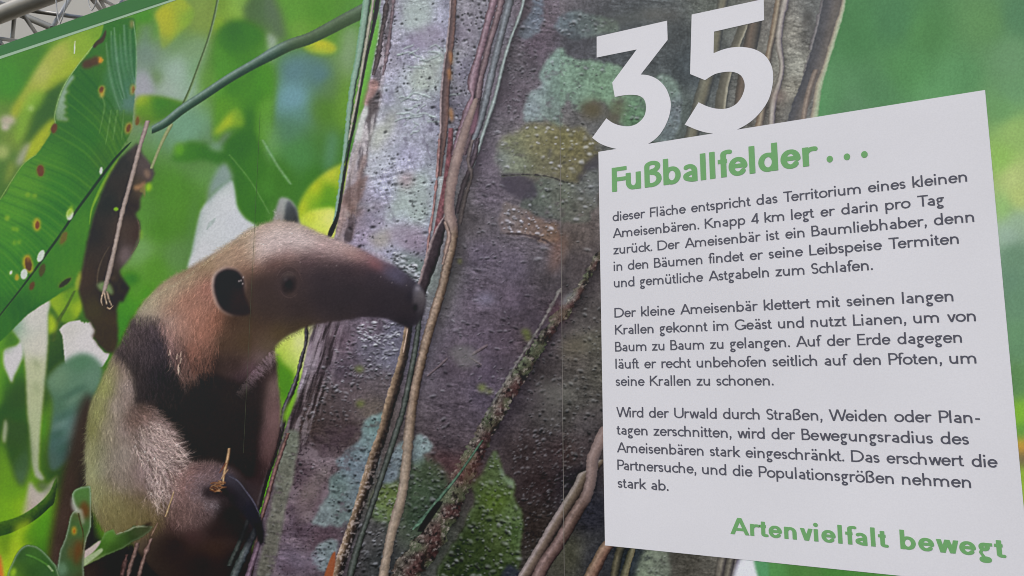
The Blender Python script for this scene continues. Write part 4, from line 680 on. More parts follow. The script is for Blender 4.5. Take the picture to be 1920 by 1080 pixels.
# snout: sheen, nostril, skin
ell(738, 518, 26, 8, (88, 86, 104), 34, 5, .5); ell(705, 497, 18, 6, (134, 84, 84), 30, 5, .5); ell(660, 478, 22, 6, (140, 108, 98), 26, 6, .4)
for x, y in ((631, 498), (714, 519), (735, 530), (762, 535), (563, 492), (583, 441), (604, 480)): ell(x, y, 1.2, 1, (150, 142, 138), 0, .6, .5)
nose = new('nose')
fill('798,556 792,544 782,532 774,545 774,566 782,590 776,610 784,606 792,592 797,574', '790 550 98 94 92;785 570 66 62 64;782 540 86 86 94;785 595 42 40 42', 2, .9, nose); ell(783, 541, 4, 2.5, (176, 172, 176), 45, 1.5, .7); ell(779, 576, 4, 7, (26, 25, 27), 0, 2, .8); ell(768, 556, 7, 12, (40, 38, 42), 10, 4, .7)
# claws and hand
r_ = S('350,878 380,870 412,874 428,892 424,912 402,922 398,938 392,958 368,984 336,986 322,960 328,910', 7); put(r_[0], on(r_), '350 900 118 92 88;390 885 104 86 86;415 890 92 80 86;370 940 104 86 84;340 965 92 74 70;385 960 74 62 62', .75)
strands(r_, 1300, '350 880 .8 .1;400 885 .7 -.4;340 950 .2 1;380 950 .5 .8', 10, .65, 1.55, .5, spread=.55)
fringe('352,876 376,870 402,872 426,884', 110, '390 872 .4 -1', 9, (140, 116, 112), .5)
tube('486,975,10 474,1005,13 452,1050,15 430,1100,15', '-1 52 58 56;-.2 86 92 92;.4 70 76 78;1 32 34 36', 1.4, amp=.2, rough=.6); tube('486,1015,9 478,1040,10 468,1070,11 456,1110,11', '-1 74 62 70;0 116 100 110;1 52 44 50', 1.3, amp=.15, rough=.5); tube('470,960,8 452,1010,9 430,1060,9', '-1 44 48 46;0 62 66 64;1 32 34 34', 1.5, amp=.2)
claw = new('claw')
fill('416,896 424,888 436,890 448,904 460,920 472,936 484,956 492,978 496,1000 494,1018 488,1022 482,1010 474,990 462,972 448,958 434,946 422,930 414,912', '430 895 62 58 66;445 908 56 54 62;462 925 46 45 50;440 930 36 34 38;475 960 36 36 42;490 990 34 34 38;430 920 40 36 38;485 1010 28 28 30', 1.5, 1, claw)
tube('428,892,2 446,902,3 462,922,3 476,942,3 488,968,2', '-1 60 60 70;0 98 98 112;1 50 50 58', 1.2, a=.7)
fill('420,930 448,958 474,992 480,1016 466,1024 440,1010 410,1000 404,960', '430 970 36 33 34;460 1000 34 34 36;415 990 42 36 35', 5, .75); ell(394, 944, 18, 8, (92, 86, 92), 28, 6, .4); strands(mask(pts('380,937 408,941 410,954 384,954'), 4), 70, '400 945 .7 .7', 8, .8, 1.4, .4, (150, 144, 150), spread=.8); ell(378, 915, 24, 20, (78, 70, 74), 0, 9, .5); strands(mask(pts('350,895 390,890 400,930 370,945 350,930'), 5), 320, '370 900 .3 -.9', 8, .7, 1.8, .4, (128, 116, 124), spread=.7); fill('384,912 420,912 424,934 396,936 380,930', (34, 30, 32), 4, .8)
tw = new('twig')
tube('430,840,5 427,858,6 423,876,6 420,890,5 418,908,3', '-1 96 74 56;-.2 172 146 114;1 84 60 44', 1, tw, amp=.15); tube('424,868,3 416,880,3 412,886,2', '-1 110 70 56;1 90 58 46', 1, a=.9); tube('428,880,3 420,890,4 415,898,2', '-1 150 124 100;0 166 140 112;1 90 66 50', 1, a=.8)
for _ in range(26):
    x, y, t = rng.uniform(396, 420), rng.uniform(903, 921), rng.uniform(-.6, .6); tube('%g,%g,2 %g,%g,2.5 %g,%g,1.5' % (x - 5, y - 5 * t, x, y, x + 5, y + 5 * t + 1), '-1 88 52 34;0 %d %d %d;1 70 44 30' % tuple(rng.choice([[142, 102, 72], [112, 76, 54], [176, 142, 106]])), 1, tw, a=.8)
tube('326,922,2 323,932,3 318,946,3 312,964,3 310,968,2', '-1 120 100 76;0 178 156 122;1 88 70 54', 1, a=.95)

# ---- torn leaves in front, bottom left, and the dead stems below
stem = new('stem')
tube('258,1018,8 252,1040,8 244,1064,8 236,1100,8', '-1 88 70 64;0 122 102 96;1 52 44 42', 1.2, stem, amp=.2, rough=.6); tube('284,1010,6 274,1035,7 266,1060,8 256,1100,8', '-1 92 72 68;0 128 108 100;1 50 40 40', 1.2, new('stem'), amp=.2, rough=.8); tube('238,1040,6 232,1064,9 226,1090,9', '-1 60 46 44;0 82 64 62;1 44 36 36', 1.5, amp=.25, rough=1); tube('296,980,3 290,992,4 284,1004,3', '-1 80 66 58;0 120 100 84;1 60 48 42', 1, amp=.2)
torn = new('leaf')
tl = fill('152,1062 158,1036 176,1022 190,1012 196,1000 206,994 213,992 218,1002 232,996 244,990 250,984 262,987 272,984 286,988 282,996 264,1008 240,1022 206,1040 170,1056', '205 1005 84 128 52;190 1020 62 98 40;230 1015 56 80 42;260 1000 62 72 48;275 992 58 62 44;170 1045 92 110 62;215 1030 46 68 34;250 1012 40 52 34', 1.2, 1, torn, smooth=False, rough=1.2, rim=((150, 158, 130), .35, 1.5))
fill('156,1050 156,1036 172,1024 186,1014 188,1018 178,1032 164,1044', (176, 162, 158), 1.2, .95); fill('156,1062 158,1048 176,1036 190,1028 192,1034 178,1046', (146, 162, 124), 1.4, .95); tube('218,1002,2 240,995,3 256,988,3 276,988,2', '-1 150 156 130;0 130 138 112;1 90 96 70', 1, a=.7, rough=.6); ell(257, 981, 2, 6, (96, 84, 62), 0, 1.2, .9); ell(278, 983, 8, 3, (36, 30, 28), -15, 1.5, .9)
curl = new('leaf')
cl_ = fill('106,1090 108,1060 114,1030 122,1010 128,985 130,970 136,960 142,956 137,945 134,932 136,922 144,916 156,912 169,912 170,925 171,945 171,975 170,992 164,1008 160,1024 157,1050 154,1100', '150 925 74 112 58;160 940 72 108 58;160 960 82 70 44;140 990 62 92 52;165 985 66 96 56;125 1030 62 84 58;115 1070 64 86 66;145 1030 84 70 44;150 1060 62 76 48;150 1090 60 60 42;135 1060 58 88 52', 1.2, 1, curl, rough=.6, rim=((158, 170, 160), .75, 1.6))
ell(158, 955, 8, 16, (92, 58, 36), -8, 3, .8, rough=1); ell(146, 1036, 6, 24, (92, 58, 36), 6, 4, .8, rough=1.5); ell(131, 1036, 4, 12, (92, 76, 40), 0, 3, .6); ell(139, 995, 4, 8, (176, 138, 46), 0, 1.6, .95); ell(139, 996, 1.8, 4, (140, 90, 34), 0, 1, .9); fill('136,930 142,948 152,958 148,962 138,958 134,944', (168, 172, 162), 1.5, .8); fill('148,958 154,956 158,978 154,984 150,970', (150, 150, 132), 1.5, .7); tube('147,962,3 151,980,3 156,1000,3 155,1030,3', '-1 80 70 40;0 54 40 28;1 70 90 50', 1.2, a=.8); fill('108,1060 120,1055 126,1070 112,1080', (104, 138, 108), 3, .6)
fill('12,1100 14,1078 22,1056 32,1036 46,1023 60,1022 74,1028 90,1042 100,1054 107,1066 106,1100', '40 1040 52 80 46;60 1045 62 100 46;80 1055 52 84 44;30 1070 50 78 42;60 1070 48 76 42;90 1075 54 84 50;24 1075 110 150 44', 1.2, 1, new('leaf'), rough=.5, rim=((156, 172, 150), .75, 1.6))
tube('48,1040,5 66,1046,7 86,1058,6 100,1072,4', '-1 52 90 40;0 84 132 58;1 46 76 40', 2, a=.7); ell(25, 1073, 5, 8, (140, 176, 48), 20, 2, .9); tube('90,1060,4 98,1070,4', '-1 150 170 130;1 150 170 130', 1.5, a=.7)

# the three printed strips differ by a breath of colour
xs_ = np.arange(W) + X0
mid = ((xs_[None] > (488 - .0375 * (np.arange(H)[:, None] + Y0 - 210))) & (xs_[None] < 1050 + .006 * (np.arange(H)[:, None] + Y0 - 214))).astype(np.float32)[..., None]
img *= 1 + mid * np.array([.012, .0, .03], np.float32)
# ---- print surface: tiny pale dash, joints between the printed strips are separate trims
tube('140.5,77,1.6 140,88,2 139.4,100,1.6', '-1 214 216 190;1 214 216 190', .8, a=.9)
img *= (1 + .022 * noise(2.2, 2.2, 1))[..., None]
fine = blur(img, 2)
print_px = np.clip((img + .42 * (img - fine)) * 1.035 + .006, 0.04, 1)
# ------------------------------------------------------------------ helpers
def link(name, me, mat, parent=None):
    o = bpy.data.objects.new(name, me); C.objects.link(o)
    if mat: me.materials.append(mat)
    o.parent = parent
    return o
def tag(o, label, cat=None, group=None, kind=None):
    o['label'] = label
    if cat: o['category'] = cat
    if group: o['group'] = group
    if kind: o['kind'] = kind
    return o
def empty(name, loc=(0, 0, 0)):
    o = bpy.data.objects.new(name, None); C.objects.link(o); o.location = loc; o.empty_display_size = .1
    return o
def lin(c):
    c = np.asarray(c, np.float64)
    return np.where(c <= 0.04045, c / 12.92, ((c + 0.055) / 1.055) ** 2.4)
# pigment that looks like sRGB colour c under this scene's daylight
KLIGHT = np.array([0.713, 0.749, 0.773]); SHEEN = 0.0207
def pigment(c255):
    return np.clip((lin(np.asarray(c255) / 255.0) - SHEEN) / KLIGHT, 0.002, 0.9)
# print layout units -> metres on the mural (a fixed plane-to-plane map)
HM = R @ np.array([[1, 0, -960], [0, 1, -540], [0, 0, FOC]]) / FOC
def place(u, v):
    u = np.asarray(u, float); v = np.asarray(v, float)
    d = [HM[i, 0] * u + HM[i, 1] * v + HM[i, 2] for i in range(3)]
    return 1.5 * d[0] / d[1], 1.5 * d[2] / d[1]

def node_mat(name, base, rough=.5, spec=.3, metal=0.0, grain=0.0, gscale=200, bump=0.0, bscale=600, attr=None, slow=0.0):
    mt = bpy.data.materials.new(name); mt.use_nodes = True; n = mt.node_tree.nodes; l = mt.node_tree.links
    b = n['Principled BSDF']; b.inputs['Roughness'].default_value = rough; b.inputs['Metallic'].default_value = metal
    b.inputs['Specular IOR Level'].default_value = spec
    tc = n.new('ShaderNodeTexCoord')
    if attr:
        at = n.new('ShaderNodeAttribute'); at.attribute_name = attr; src = at.outputs['Color']
    else:
        rg = n.new('ShaderNodeRGB'); rg.outputs[0].default_value = (*base, 1); src = rg.outputs[0]
    if grain:
        ns = n.new('ShaderNodeTexNoise'); ns.inputs['Scale'].default_value = gscale; ns.inputs['Detail'].default_value = 3
        l.new(tc.outputs['Object'], ns.inputs['Vector'])
        mr = n.new('ShaderNodeMapRange'); mr.inputs['From Min'].default_value = .25; mr.inputs['From Max'].default_value = .75
        mr.inputs['To Min'].default_value = 1 - grain; mr.inputs['To Max'].default_value = 1 + grain
        l.new(ns.outputs['Fac'], mr.inputs['Value'])
        vm = n.new('ShaderNodeVectorMath'); vm.operation = 'SCALE'; l.new(src, vm.inputs[0]); l.new(mr.outputs['Result'], vm.inputs['Scale'])
        src = vm.outputs['Vector']
    if slow:
        n3 = n.new('ShaderNodeTexNoise'); n3.inputs['Scale'].default_value = 2.6; n3.inputs['Detail'].default_value = 4
        l.new(tc.outputs['Object'], n3.inputs['Vector'])
        m3 = n.new('ShaderNodeMapRange'); m3.inputs['From Min'].default_value = .3; m3.inputs['From Max'].default_value = .7
        m3.inputs['To Min'].default_value = 1 - slow; m3.inputs['To Max'].default_value = 1 + slow
        l.new(n3.outputs['Fac'], m3.inputs['Value'])
        v3 = n.new('ShaderNodeVectorMath'); v3.operation = 'SCALE'; l.new(src, v3.inputs[0]); l.new(m3.outputs['Result'], v3.inputs['Scale'])
        src = v3.outputs['Vector']
    l.new(src, b.inputs['Base Color'])
    if bump:
        n2 = n.new('ShaderNodeTexNoise'); n2.inputs['Scale'].default_value = bscale; n2.inputs['Detail'].default_value = 2
        l.new(tc.outputs['Object'], n2.inputs['Vector'])
        bp = n.new('ShaderNodeBump'); bp.inputs['Strength'].default_value = bump; bp.inputs['Distance'].default_value = .002
        l.new(n2.outputs['Fac'], bp.inputs['Height']); l.new(bp.outputs['Normal'], b.inputs['Normal'])
    return mt
M_PRINT = node_mat('printed_vinyl', None, .55, .25, grain=.035, gscale=420, bump=.05, attr='print')
M_WHITE = node_mat('white_print', pigment((206, 207, 211)), .55, .25, grain=.03, gscale=380, bump=.05, slow=.035)
M_GREEN = node_mat('green_print', pigment((110, 160, 106)), .55, .25, grain=.03, gscale=420)
M_GREY = node_mat('grey_print', pigment((86, 87, 96)), .55, .25, grain=.03, gscale=420)
M_BAND = node_mat('green_border_print', pigment((64, 112, 58)), .5, .25, grain=.03, gscale=300)
M_LINE = node_mat('pale_border_line', pigment((150, 178, 148)), .5, .25, grain=.03, gscale=300)
M_SEAM = node_mat('pale_seam', pigment((128, 124, 120)), .5, .25, grain=.12, gscale=30)
M_BOARD = node_mat('board_edge', (.55, .55, .55), .6, .3, grain=.05)

# ------------------------------------------------------------------ setting behind the mural
wl_me = bpy.data.meshes.new('wall')
wl_me.from_pydata([(-16, 5, -6), (10, 5, -6), (10, 5, 12), (-16, 5, 12), (-16, 5.2, -6), (10, 5.2, -6), (10, 5.2, 12), (-16, 5.2, 12)], [], [(0, 1, 2, 3), (5, 4, 7, 6), (3, 2, 6, 7), (1, 0, 4, 5), (0, 3, 7, 4), (2, 1, 5, 6)])
wall = link('wall', wl_me, node_mat('pale_wall', pigment((170, 169, 162)), .8, .2, grain=.03, gscale=1.2))
tag(wall, 'plain pale grey hall wall far behind the mural and the metal truss', 'wall', kind='structure')

# ------------------------------------------------------------------ the mural
mural = empty('printed_mural', (-1.3, 0, -.4)); MZ = Vector((1.3, 0, .4))
tag(mural, 'large flat printed mural of an anteater climbing a liana-covered tree, with German text panel', 'mural')
# top border: two parallel edges a little out of level, as they hang
def zline(u0, v0, u1, v1):
    (xa, xb), (za, zb) = place([u0, u1], [v0, v1]); k = (zb - za) / (xb - xa)
    return lambda x: za + k * (x - xa)
Z_TOP, Z_MID, Z_LOW = zline(0, 86, 240, 0.3), zline(0, 105.5, 240, 26.2), zline(0, 110.8, 240, 30.6)
Z_CUT = lambda x: (Z_MID(x) + Z_LOW(x)) / 2

core_x = np.arange(-12, 1932.1, 1.5); core_y = np.arange(-8, 1088.1, 1.5)
gx = np.r_[np.arange(-260, -12, 8.0), core_x, np.arange(core_x[-1] + 10, 2300, 10.0)]
gy = np.r_[np.arange(-1300, -8, 9.0), core_y, np.arange(core_y[-1] + 10, 1420, 10.0)]
GX, GY = np.meshgrid(gx, gy)
PX, PZ = place(GX, GY)
def fold(t, n):                                            # beyond the drawn motif the foliage and bark carry on, mirrored
    t = np.mod(t, 2 * n); return np.where(t >= n, 2 * n - t - 1e-3, t)
def samp(u, v):
    u = np.clip(fold(u - X0 - .5, W - 1.001), 0, W - 1.001); v = np.clip(fold(v - Y0 - .5, H - 1.001), 0, H - 1.001)
    x0 = u.astype(int); y0 = v.astype(int); fx = (u - x0)[..., None]; fy = (v - y0)[..., None]
    x1 = np.minimum(x0 + 1, W - 1); y1 = np.minimum(y0 + 1, H - 1)
    return print_px[y0, x0] * (1 - fx) * (1 - fy) + print_px[y0, x1] * fx * (1 - fy) + print_px[y1, x0] * (1 - fx) * fy + print_px[y1, x1] * fx * fy
COL = pigment(np.clip(samp(GX, GY), 0, 1) * 255)
cxm, cym = (gx[:-1] + gx[1:]) / 2, (gy[:-1] + gy[1:]) / 2
CX, CY = np.meshgrid(cxm, cym)
li = lab[np.clip(fold(CY - Y0, H - 1), 0, H - 1).astype(int), np.clip(fold(CX - X0, W - 1), 0, W - 1).astype(int)].copy()
TR_ = [i for i, n_ in enumerate(PARTS) if n_ in ('tree_trunk', 'vine', 'lichen_patch', 'moss_patch', 'moss_ridge')]
out_ = (CX < X0) | (CX > X1) | (CY < Y0) | (CY > Y1)
li = np.where(out_, np.where(np.isin(li, TR_), trunk, 0), li)
QX, QZ = place(CX, CY)
li[QZ > Z_CUT(QX)] = -1
nxv = len(gx)
idx = np.arange(GX.size).reshape(GX.shape)
quads = np.stack([idx[1:, :-1], idx[1:, 1:], idx[:-1, 1:], idx[:-1, :-1]], -1)
def sheet(pid, name, parent, y=0.0):
    q = quads[li == pid]
    if not len(q): return None
    u, inv = np.unique(q.ravel(), return_inverse=True)
    n, f = len(u), len(q)
    me = bpy.data.meshes.new(name)
    me.vertices.add(n); me.loops.add(f * 4); me.polygons.add(f)
    co = np.stack([PX.ravel()[u], np.full(n, y), PZ.ravel()[u]], 1) + np.array(MZ)
    me.vertices.foreach_set('co', co.astype(np.float32).ravel())
    me.loops.foreach_set('vertex_index', inv.astype(np.int32))
    me.polygons.foreach_set('loop_start', np.arange(0, f * 4, 4, dtype=np.int32))
    me.update(calc_edges=True)
    at = me.attributes.new('print', 'FLOAT_COLOR', 'POINT')
    rgba = np.ones((n, 4), np.float32); rgba[:, :3] = COL.reshape(-1, 3)[u]
    at.data.foreach_set('color', rgba.ravel())
    return link(name, me, M_PRINT, parent)
objs = {}
UNDER = {}
for i, nm in enumerate(PARTS):
    if i in (hind, far_ear, ear, eye, nose, claw): UNDER[i] = body
    elif nm in ('vine', 'lichen_patch', 'moss_patch', 'moss_ridge'): UNDER[i] = trunk
for i in [k for k in range(len(PARTS)) if k not in UNDER] + list(UNDER):
    o = sheet(i, PARTS[i], objs[UNDER[i]] if i in UNDER else mural)
    if o: objs[i] = o
for i, t in {0: 'out-of-focus green foliage', banana: 'large ribbed leaf with rust spots and white holes', dried: 'shrivelled dark brown leaf', bra: 'smooth grey-green branch slanting across the leaves', trunk: 'grey-purple trunk with bumpy bark', body: 'cream and brown anteater with a dark vest', hind: 'dark brown hind leg and tail', ear: 'black inner ear with pale rim', far_ear: 'small grey ear beyond the head', moss: 'bright green moss patch', ridge: 'reddish mossy ridge running down the bark', p_sage: 'sage green lichen beside the numerals', teal: 'teal wavy leaf', curl: 'twisted leaf with pale rim and brown patches', torn: 'torn leaf with ragged pale edge', wl: 'long white leaf tapering downwards', twig: 'thin grey hanging twig', claw: 'long dark curved claw'}.items():
    if i in objs: objs[i]['label'] = t

def poly_part(name, xz, mat, parent, y, depth=0.0):
    """flat piece from an outline in metres, optionally with thickness towards the wall"""
    bm = bmesh.new()
    vs = [bm.verts.new((x + MZ.x, y, z + MZ.z)) for x, z in xz]
    f = bm.faces.new(vs)
    if f.normal.y == 0: f.normal_update()
    if f.normal.y > 0: f.normal_flip()
    if depth:
        r_ = bmesh.ops.extrude_face_region(bm, geom=[f])
        for v in [g for g in r_['geom'] if isinstance(g, bmesh.types.BMVert)]: v.co.y += depth
        bmesh.ops.recalc_face_normals(bm, faces=bm.faces)
    bmesh.ops.triangulate(bm, faces=[q for q in bm.faces if len(q.verts) > 4])
    me = bpy.data.meshes.new(name); bm.to_mesh(me); bm.free()
    return link(name, me, mat, parent)
xl, xr = float(place(-255, 540)[0]), float(place(2290, 540)[0])
zb = float(PZ[-1].max()) + .02
xl = max(xl, float(PX[:, 0].min())) ; 
poly_part('backing_board', [(xl, zb), (xr, zb), (xr, Z_TOP(xr)), (xl, Z_TOP(xl))], M_BOARD, mural, .0015, .03)
band = poly_part('border_band', [(xl, Z_MID(xl)), (xr, Z_MID(xr)), (xr, Z_TOP(xr)), (xl, Z_TOP(xl))], M_BAND, mural, -.0006)
poly_part('border_line', [(xl, Z_LOW(xl)), (xr, Z_LOW(xr)), (xr, Z_MID(xr)), (xl, Z_MID(xl))], M_LINE, band, -.0006)
def seam(u0, v0, u1, v1, w, mat):
    (xa, xb), (za, zb_) = place([u0, u1], [v0, v1])
    return poly_part('seam', [(xa - w, zb_), (xa + w, zb_), (xa + w, za), (xa - w, za)], mat, mural, -.0005)
seam(1050, 214, 1055, 1090, .0005, M_SEAM); seam(488, 210, 464, 850, .0004, node_mat('faint_seam', pigment((86, 92, 74)), .5, .25, grain=.15, gscale=25))
PW, PE, PN, PS = -.5755, .1570, .5297, -.3180
panel = poly_part('text_panel', [(PW, PS), (PE, PS), (PE, PN), (PW, PN)], M_WHITE, mural, -.0007)
panel['label'] = 'plain white text panel'
def curve_pts(s):
    """'x,y' corners and '~' before the points of a smooth run"""
    out = []; run = []
    for q in s.split():
        sm = q[0] == '~'; p = tuple(float(v) for v in q.lstrip('~').split(','))
        if sm: run.append(p)
        else:
            if run: out += [tuple(v) for v in spline(np.array([out[-1]] + run + [p]), False, 6)[1:-1]]; run = []
            out.append(p)
    if run: out += [tuple(v) for v in spline(np.array([out[-1]] + run + [out[0]]), False, 6)[1:-1]]
    return out
for s_ in ('1119,69 1251,39 1252,75 1201.5,140 ~1216,141.5 ~1233,149 ~1247,163 ~1255,180 ~1258,197 ~1255,217 ~1247,237 ~1234,256 ~1215,270 ~1190,278 ~1168,280.5 ~1146,277 ~1126,269.5 1110.5,258.5 1137,222 ~1150,231 ~1166,236 ~1182,236.5 ~1196,231 ~1208,218 ~1211.5,201 ~1208,187 ~1199,180 ~1185,178 ~1169,179 1153,182 1148,155 1194,93 1119,108',
           '1297,27.5 1432,-1.5 1433,38 1339,59.5 1338,100 ~1356,93 ~1376,88.8 ~1396,88.7 ~1417,93.5 ~1435,105 ~1446,122 ~1449.8,142 ~1448,163 ~1442,185 ~1431,204 ~1415,222 ~1396,236 ~1372,247 ~1348,250.5 ~1326,249 ~1305,243 1284,234 1310,192 ~1326,199.5 ~1344,204 ~1363,203.5 ~1380,195.5 ~1391,181 ~1396.5,163 ~1393.5,148 ~1385.5,139 ~1373,135 ~1358,135.3 ~1340,139.5 1322,150.5 1294,139'):
    q = np.array(curve_pts(s_)); x_, z_ = place(q[:, 0], q[:, 1]); rim_ = list(zip(x_, z_)); cut = []
    for a, b in zip(rim_, rim_[1:] + rim_[:1]):               # the numerals stand on the panel's upper edge
        if a[1] >= PN: cut.append(a)
        if (a[1] >= PN) != (b[1] >= PN):
            t = (PN - a[1]) / (b[1] - a[1]); cut.append((a[0] + (b[0] - a[0]) * t, PN))
    poly_part('numeral', cut, M_WHITE, mural, -.0007)

# ------------------------------------------------------------------ lettering: a humanist sans drawn with pen strokes
def font(w, wh, xh, cap, asc, wide, g_, sp):
    s, h = w / 2, wh / 2
    G = {}
    def L(*p): return ('L',) + p
    def K(*p): return ('K',) + p           # slanted stroke, clipped level at both ends
    def E(cx, cy, rx, ry, a0, a1): return ('E', cx, cy, rx, ry, a0, a1)
    def D(x, y): return ('D', x, y)
    def add(c, adv, *p): G[c] = (adv, p)
    n_ = .42 * wide; X = n_ - s; ry = min(.17, (X - s) / 2 * 1.05); cy = xh - h - ry; ac = (s + X) / 2; ar = (X - s) / 2
    arch = [E(ac, cy, ar, ry, 0, 180), L(X, 0, X, cy)]
    add('n', n_ + g_ * 2, L(s, 0, s, xh), *arch); add('h', n_ + g_ * 2, L(s, 0, s, asc), *arch)
    m2 = X + 2 * ar
    add('m', m2 + s + g_ * 2, L(s, 0, s, xh), *arch, E(ac + 2 * ar, cy, ar, ry, 0, 180), L(m2, 0, m2, cy))
    add('u', n_ + g_ * 2, L(s, ry + h, s, xh), E(ac, ry + h, ar, ry, 180, 360), L(X, 0, X, xh))
    o_ = .50 * wide; ro = o_ / 2 - s; rv = xh / 2 - h + .006
    ring = lambda cx: E(cx, xh / 2, ro, rv, 0, 360)
    b_ = .46 * wide; rb = b_ / 2 - s
    add('o', o_ + g_ * 1.2, ring(o_ / 2))
    bowl = lambda cx: E(cx, xh / 2, rb, rv, 0, 360)
    add('b', b_ + g_ * 1.6, L(s, 0, s, asc), bowl(b_ / 2)); add('p', b_ + g_ * 1.6, L(s, -.22, s, xh), bowl(b_ / 2))
    add('d', b_ + g_ * 1.6, L(b_ - s, 0, b_ - s, asc), bowl(b_ / 2))
    add('c', .39 * wide + g_, E(o_ * .48, xh / 2, ro * .96, rv, 52, 308)); add('e', .46 * wide + g_ * 1.2, E(b_ / 2, xh / 2, rb, rv, 2, 318), L(s, xh * .53, b_ - s * .4, xh * .53))
    a_ = .37 * wide; ax = a_ - s
    add('a', a_ + g_ * 1.6, L(ax, 0, ax, xh * .6), E(ax - .135 * wide, xh * .6, .135 * wide, xh * .4 - h, 0, 128), E(ax, xh * .31, ax - s, xh * .31 - h + .004, 90, 270))
    q = (xh - wh) / 4; sx = .15 * wide
    add('s', .31 * wide + g_ * 1.2, E(sx, xh - h - q, sx - s * .9, q, 40, 270), E(sx, h + q, sx - s * .8, q, -140, 90))
    f0 = .07 + s
    add('f', .25 * wide + g_ * .6, L(f0, 0, f0, asc - .12), E(f0 + .115 * wide, asc - .12, .115 * wide, .12 - h, 62, 180), L(.0, xh - h, .23 * wide, xh - h))
    add('t', .28 * wide + g_ * .7, L(f0, .11, f0, xh + .13), E(f0 + .10 * wide, .11, .10 * wide, .11 - h, 180, 285), L(.01, xh - h, .24 * wide, xh - h))
    gr = .155 * wide; gu = .40 * wide
    add('g', gu + g_, E(gr + .02, xh - .15 * (1 if w < .12 else .98), gr - s, .15 - h, 0, 360), E(gr + .035, -.115, gr + .015 - s, .115 - h, 0, 360), ('P', gr - .06, xh - .28, gr - .09, xh - .35, gr - .02, .005), L(gr + .04, xh - h, gu, xh - h))
    add('i', w + g_ * 1.9, L(s, 0, s, xh), D(s, xh + .165)); add('l', w + g_ * 1.9, L(s, 0, s, asc))
    add('k', .40 * wide + g_, L(s, 0, s, asc), K(s, .17, .36 * wide, xh), K(s + .10, .255, .40 * wide - s * .3, 0))
    add('r', .28 * wide + g_ * 1.1, L(s, 0, s, xh), E(s + .17 * wide, xh - .19, .17 * wide, .19 - h, 72, 180))
    add('v', .42 * wide + g_ * .3, K(s * 1.0, xh, .21 * wide, 0), K(.42 * wide - s, xh, .21 * wide, 0))
    w3 = .63 * wide
    add('w', w3 + g_ * .3, K(s, xh, w3 * .28, 0), K(w3 * .5, xh, w3 * .28, 0), K(w3 * .5, xh, w3 * .72, 0), K(w3 - s, xh, w3 * .72, 0))
    add('z', .38 * wide + g_, L(.0, xh - h, .37 * wide, xh - h), L(.0, h, .38 * wide, h), K(.035, 0, .345 * wide, xh))
    z0 = .19 * wide
    add('ß', .43 * wide + g_ * 1.6, L(s, 0, s, asc - .15), E(z0 + s * .4, asc - .15, z0 - s * .6, .15 - h, 0, 180), E(z0 * .95 + .02, asc - .15, z0 * 1.05 - .02 - s * .2, asc - .15 - xh * .92, -90, 0), E(z0 + .0, xh * .46, z0 + .035 * wide - s * .3, xh * .46 - h + .004, -112, 90))
    add('A', .66 * wide + g_ * .2, K(s * .9, 0, .33 * wide, cap), K(.66 * wide - s * .9, 0, .33 * wide, cap), L(.15 * wide, .21, .51 * wide, .21))
    bu, bl_ = .36 * wide, .41 * wide
    q1 = (cap - .36 - h) / 2 + .0; y1 = .355
    add('B', bl_ + .06 + g_, L(s, 0, s, cap), L(s, cap - h, bu - .13, cap - h), L(s, y1, bu - .10, y1), L(s, h, bl_ - .15, h), E(bu - .13, (cap - h + y1) / 2, .13, (cap - h - y1) / 2, -90, 90), E(bl_ - .15, (y1 + h) / 2, .18, (y1 - h) / 2, -90, 90))
    add('D', .68 * wide + g_, L(s, 0, s, cap), L(s, cap - h, .26, cap - h), L(s, h, .26, h), E(.26, cap / 2, .68 * wide - .26 - s, cap / 2 - h, -90, 90))
    add('E', .44 * wide + g_, L(s, 0, s, cap), L(s, cap - h, .43 * wide, cap - h), L(s, h, .44 * wide, h), L(s, cap * .52, .40 * wide, cap * .52))
    add('F', .42 * wide + g_ * .8, L(s, 0, s, cap), L(s, cap - h, .42 * wide, cap - h), L(s, cap * .50, .39 * wide, cap * .50))
    add('G', .68 * wide + g_, E(.36 * wide, cap / 2, .36 * wide - s, cap / 2 - h + .008, 48, 322), L(.64 * wide, .06, .64 * wide, cap * .47), L(.42 * wide, cap * .47 - h, .66 * wide, cap * .47 - h))
    add('K', .56 * wide + g_ * .8, L(s, 0, s, cap), K(s, .30, .48 * wide, cap), K(s + .10, .40, .55 * wide, 0))
    add('L', .42 * wide + g_ * .6, L(s, 0, s, cap), L(s, h, .42 * wide, h))
    add('P', .45 * wide + g_ * .8, L(s, 0, s, cap), L(s, cap - h, .26 * wide, cap - h), L(s, .30, .26 * wide, .30), E(.26 * wide, (cap - h + .30) / 2, .19 * wide - s * .4, (cap - h - .30) / 2, -90, 90))
    Q = (cap - wh) / 4 + .002; S = .20 * wide
    add('S', .41 * wide + g_, E(S, cap - h - Q, S - s, Q, 38, 262), E(S + .005, h + Q, S - s * .9, Q, -142, 82))
    add('T', .54 * wide + g_ * .2, L(.27 * wide, 0, .27 * wide, cap), L(0, cap - h, .54 * wide, cap - h))
    ur = .26 * wide
    add('U', .58 * wide + g_ * 1.6, L(s, .24, s, cap), E(s + ur, .24, ur, .24 - h, 180, 360), L(s + 2 * ur, .24, s + 2 * ur, cap))
    W4 = .96 * wide
    add('W', W4 + g_ * .3, K(s, cap, W4 * .27, 0), K(W4 * .5, cap, W4 * .27, 0), K(W4 * .5, cap, W4 * .73, 0), K(W4 - s, cap, W4 * .73, 0))
    add('4', .45 * wide + g_, L(.34 * wide, 0, .34 * wide, cap), L(.01, .17, .45 * wide, .17), K(.02, .14, .34 * wide, cap))
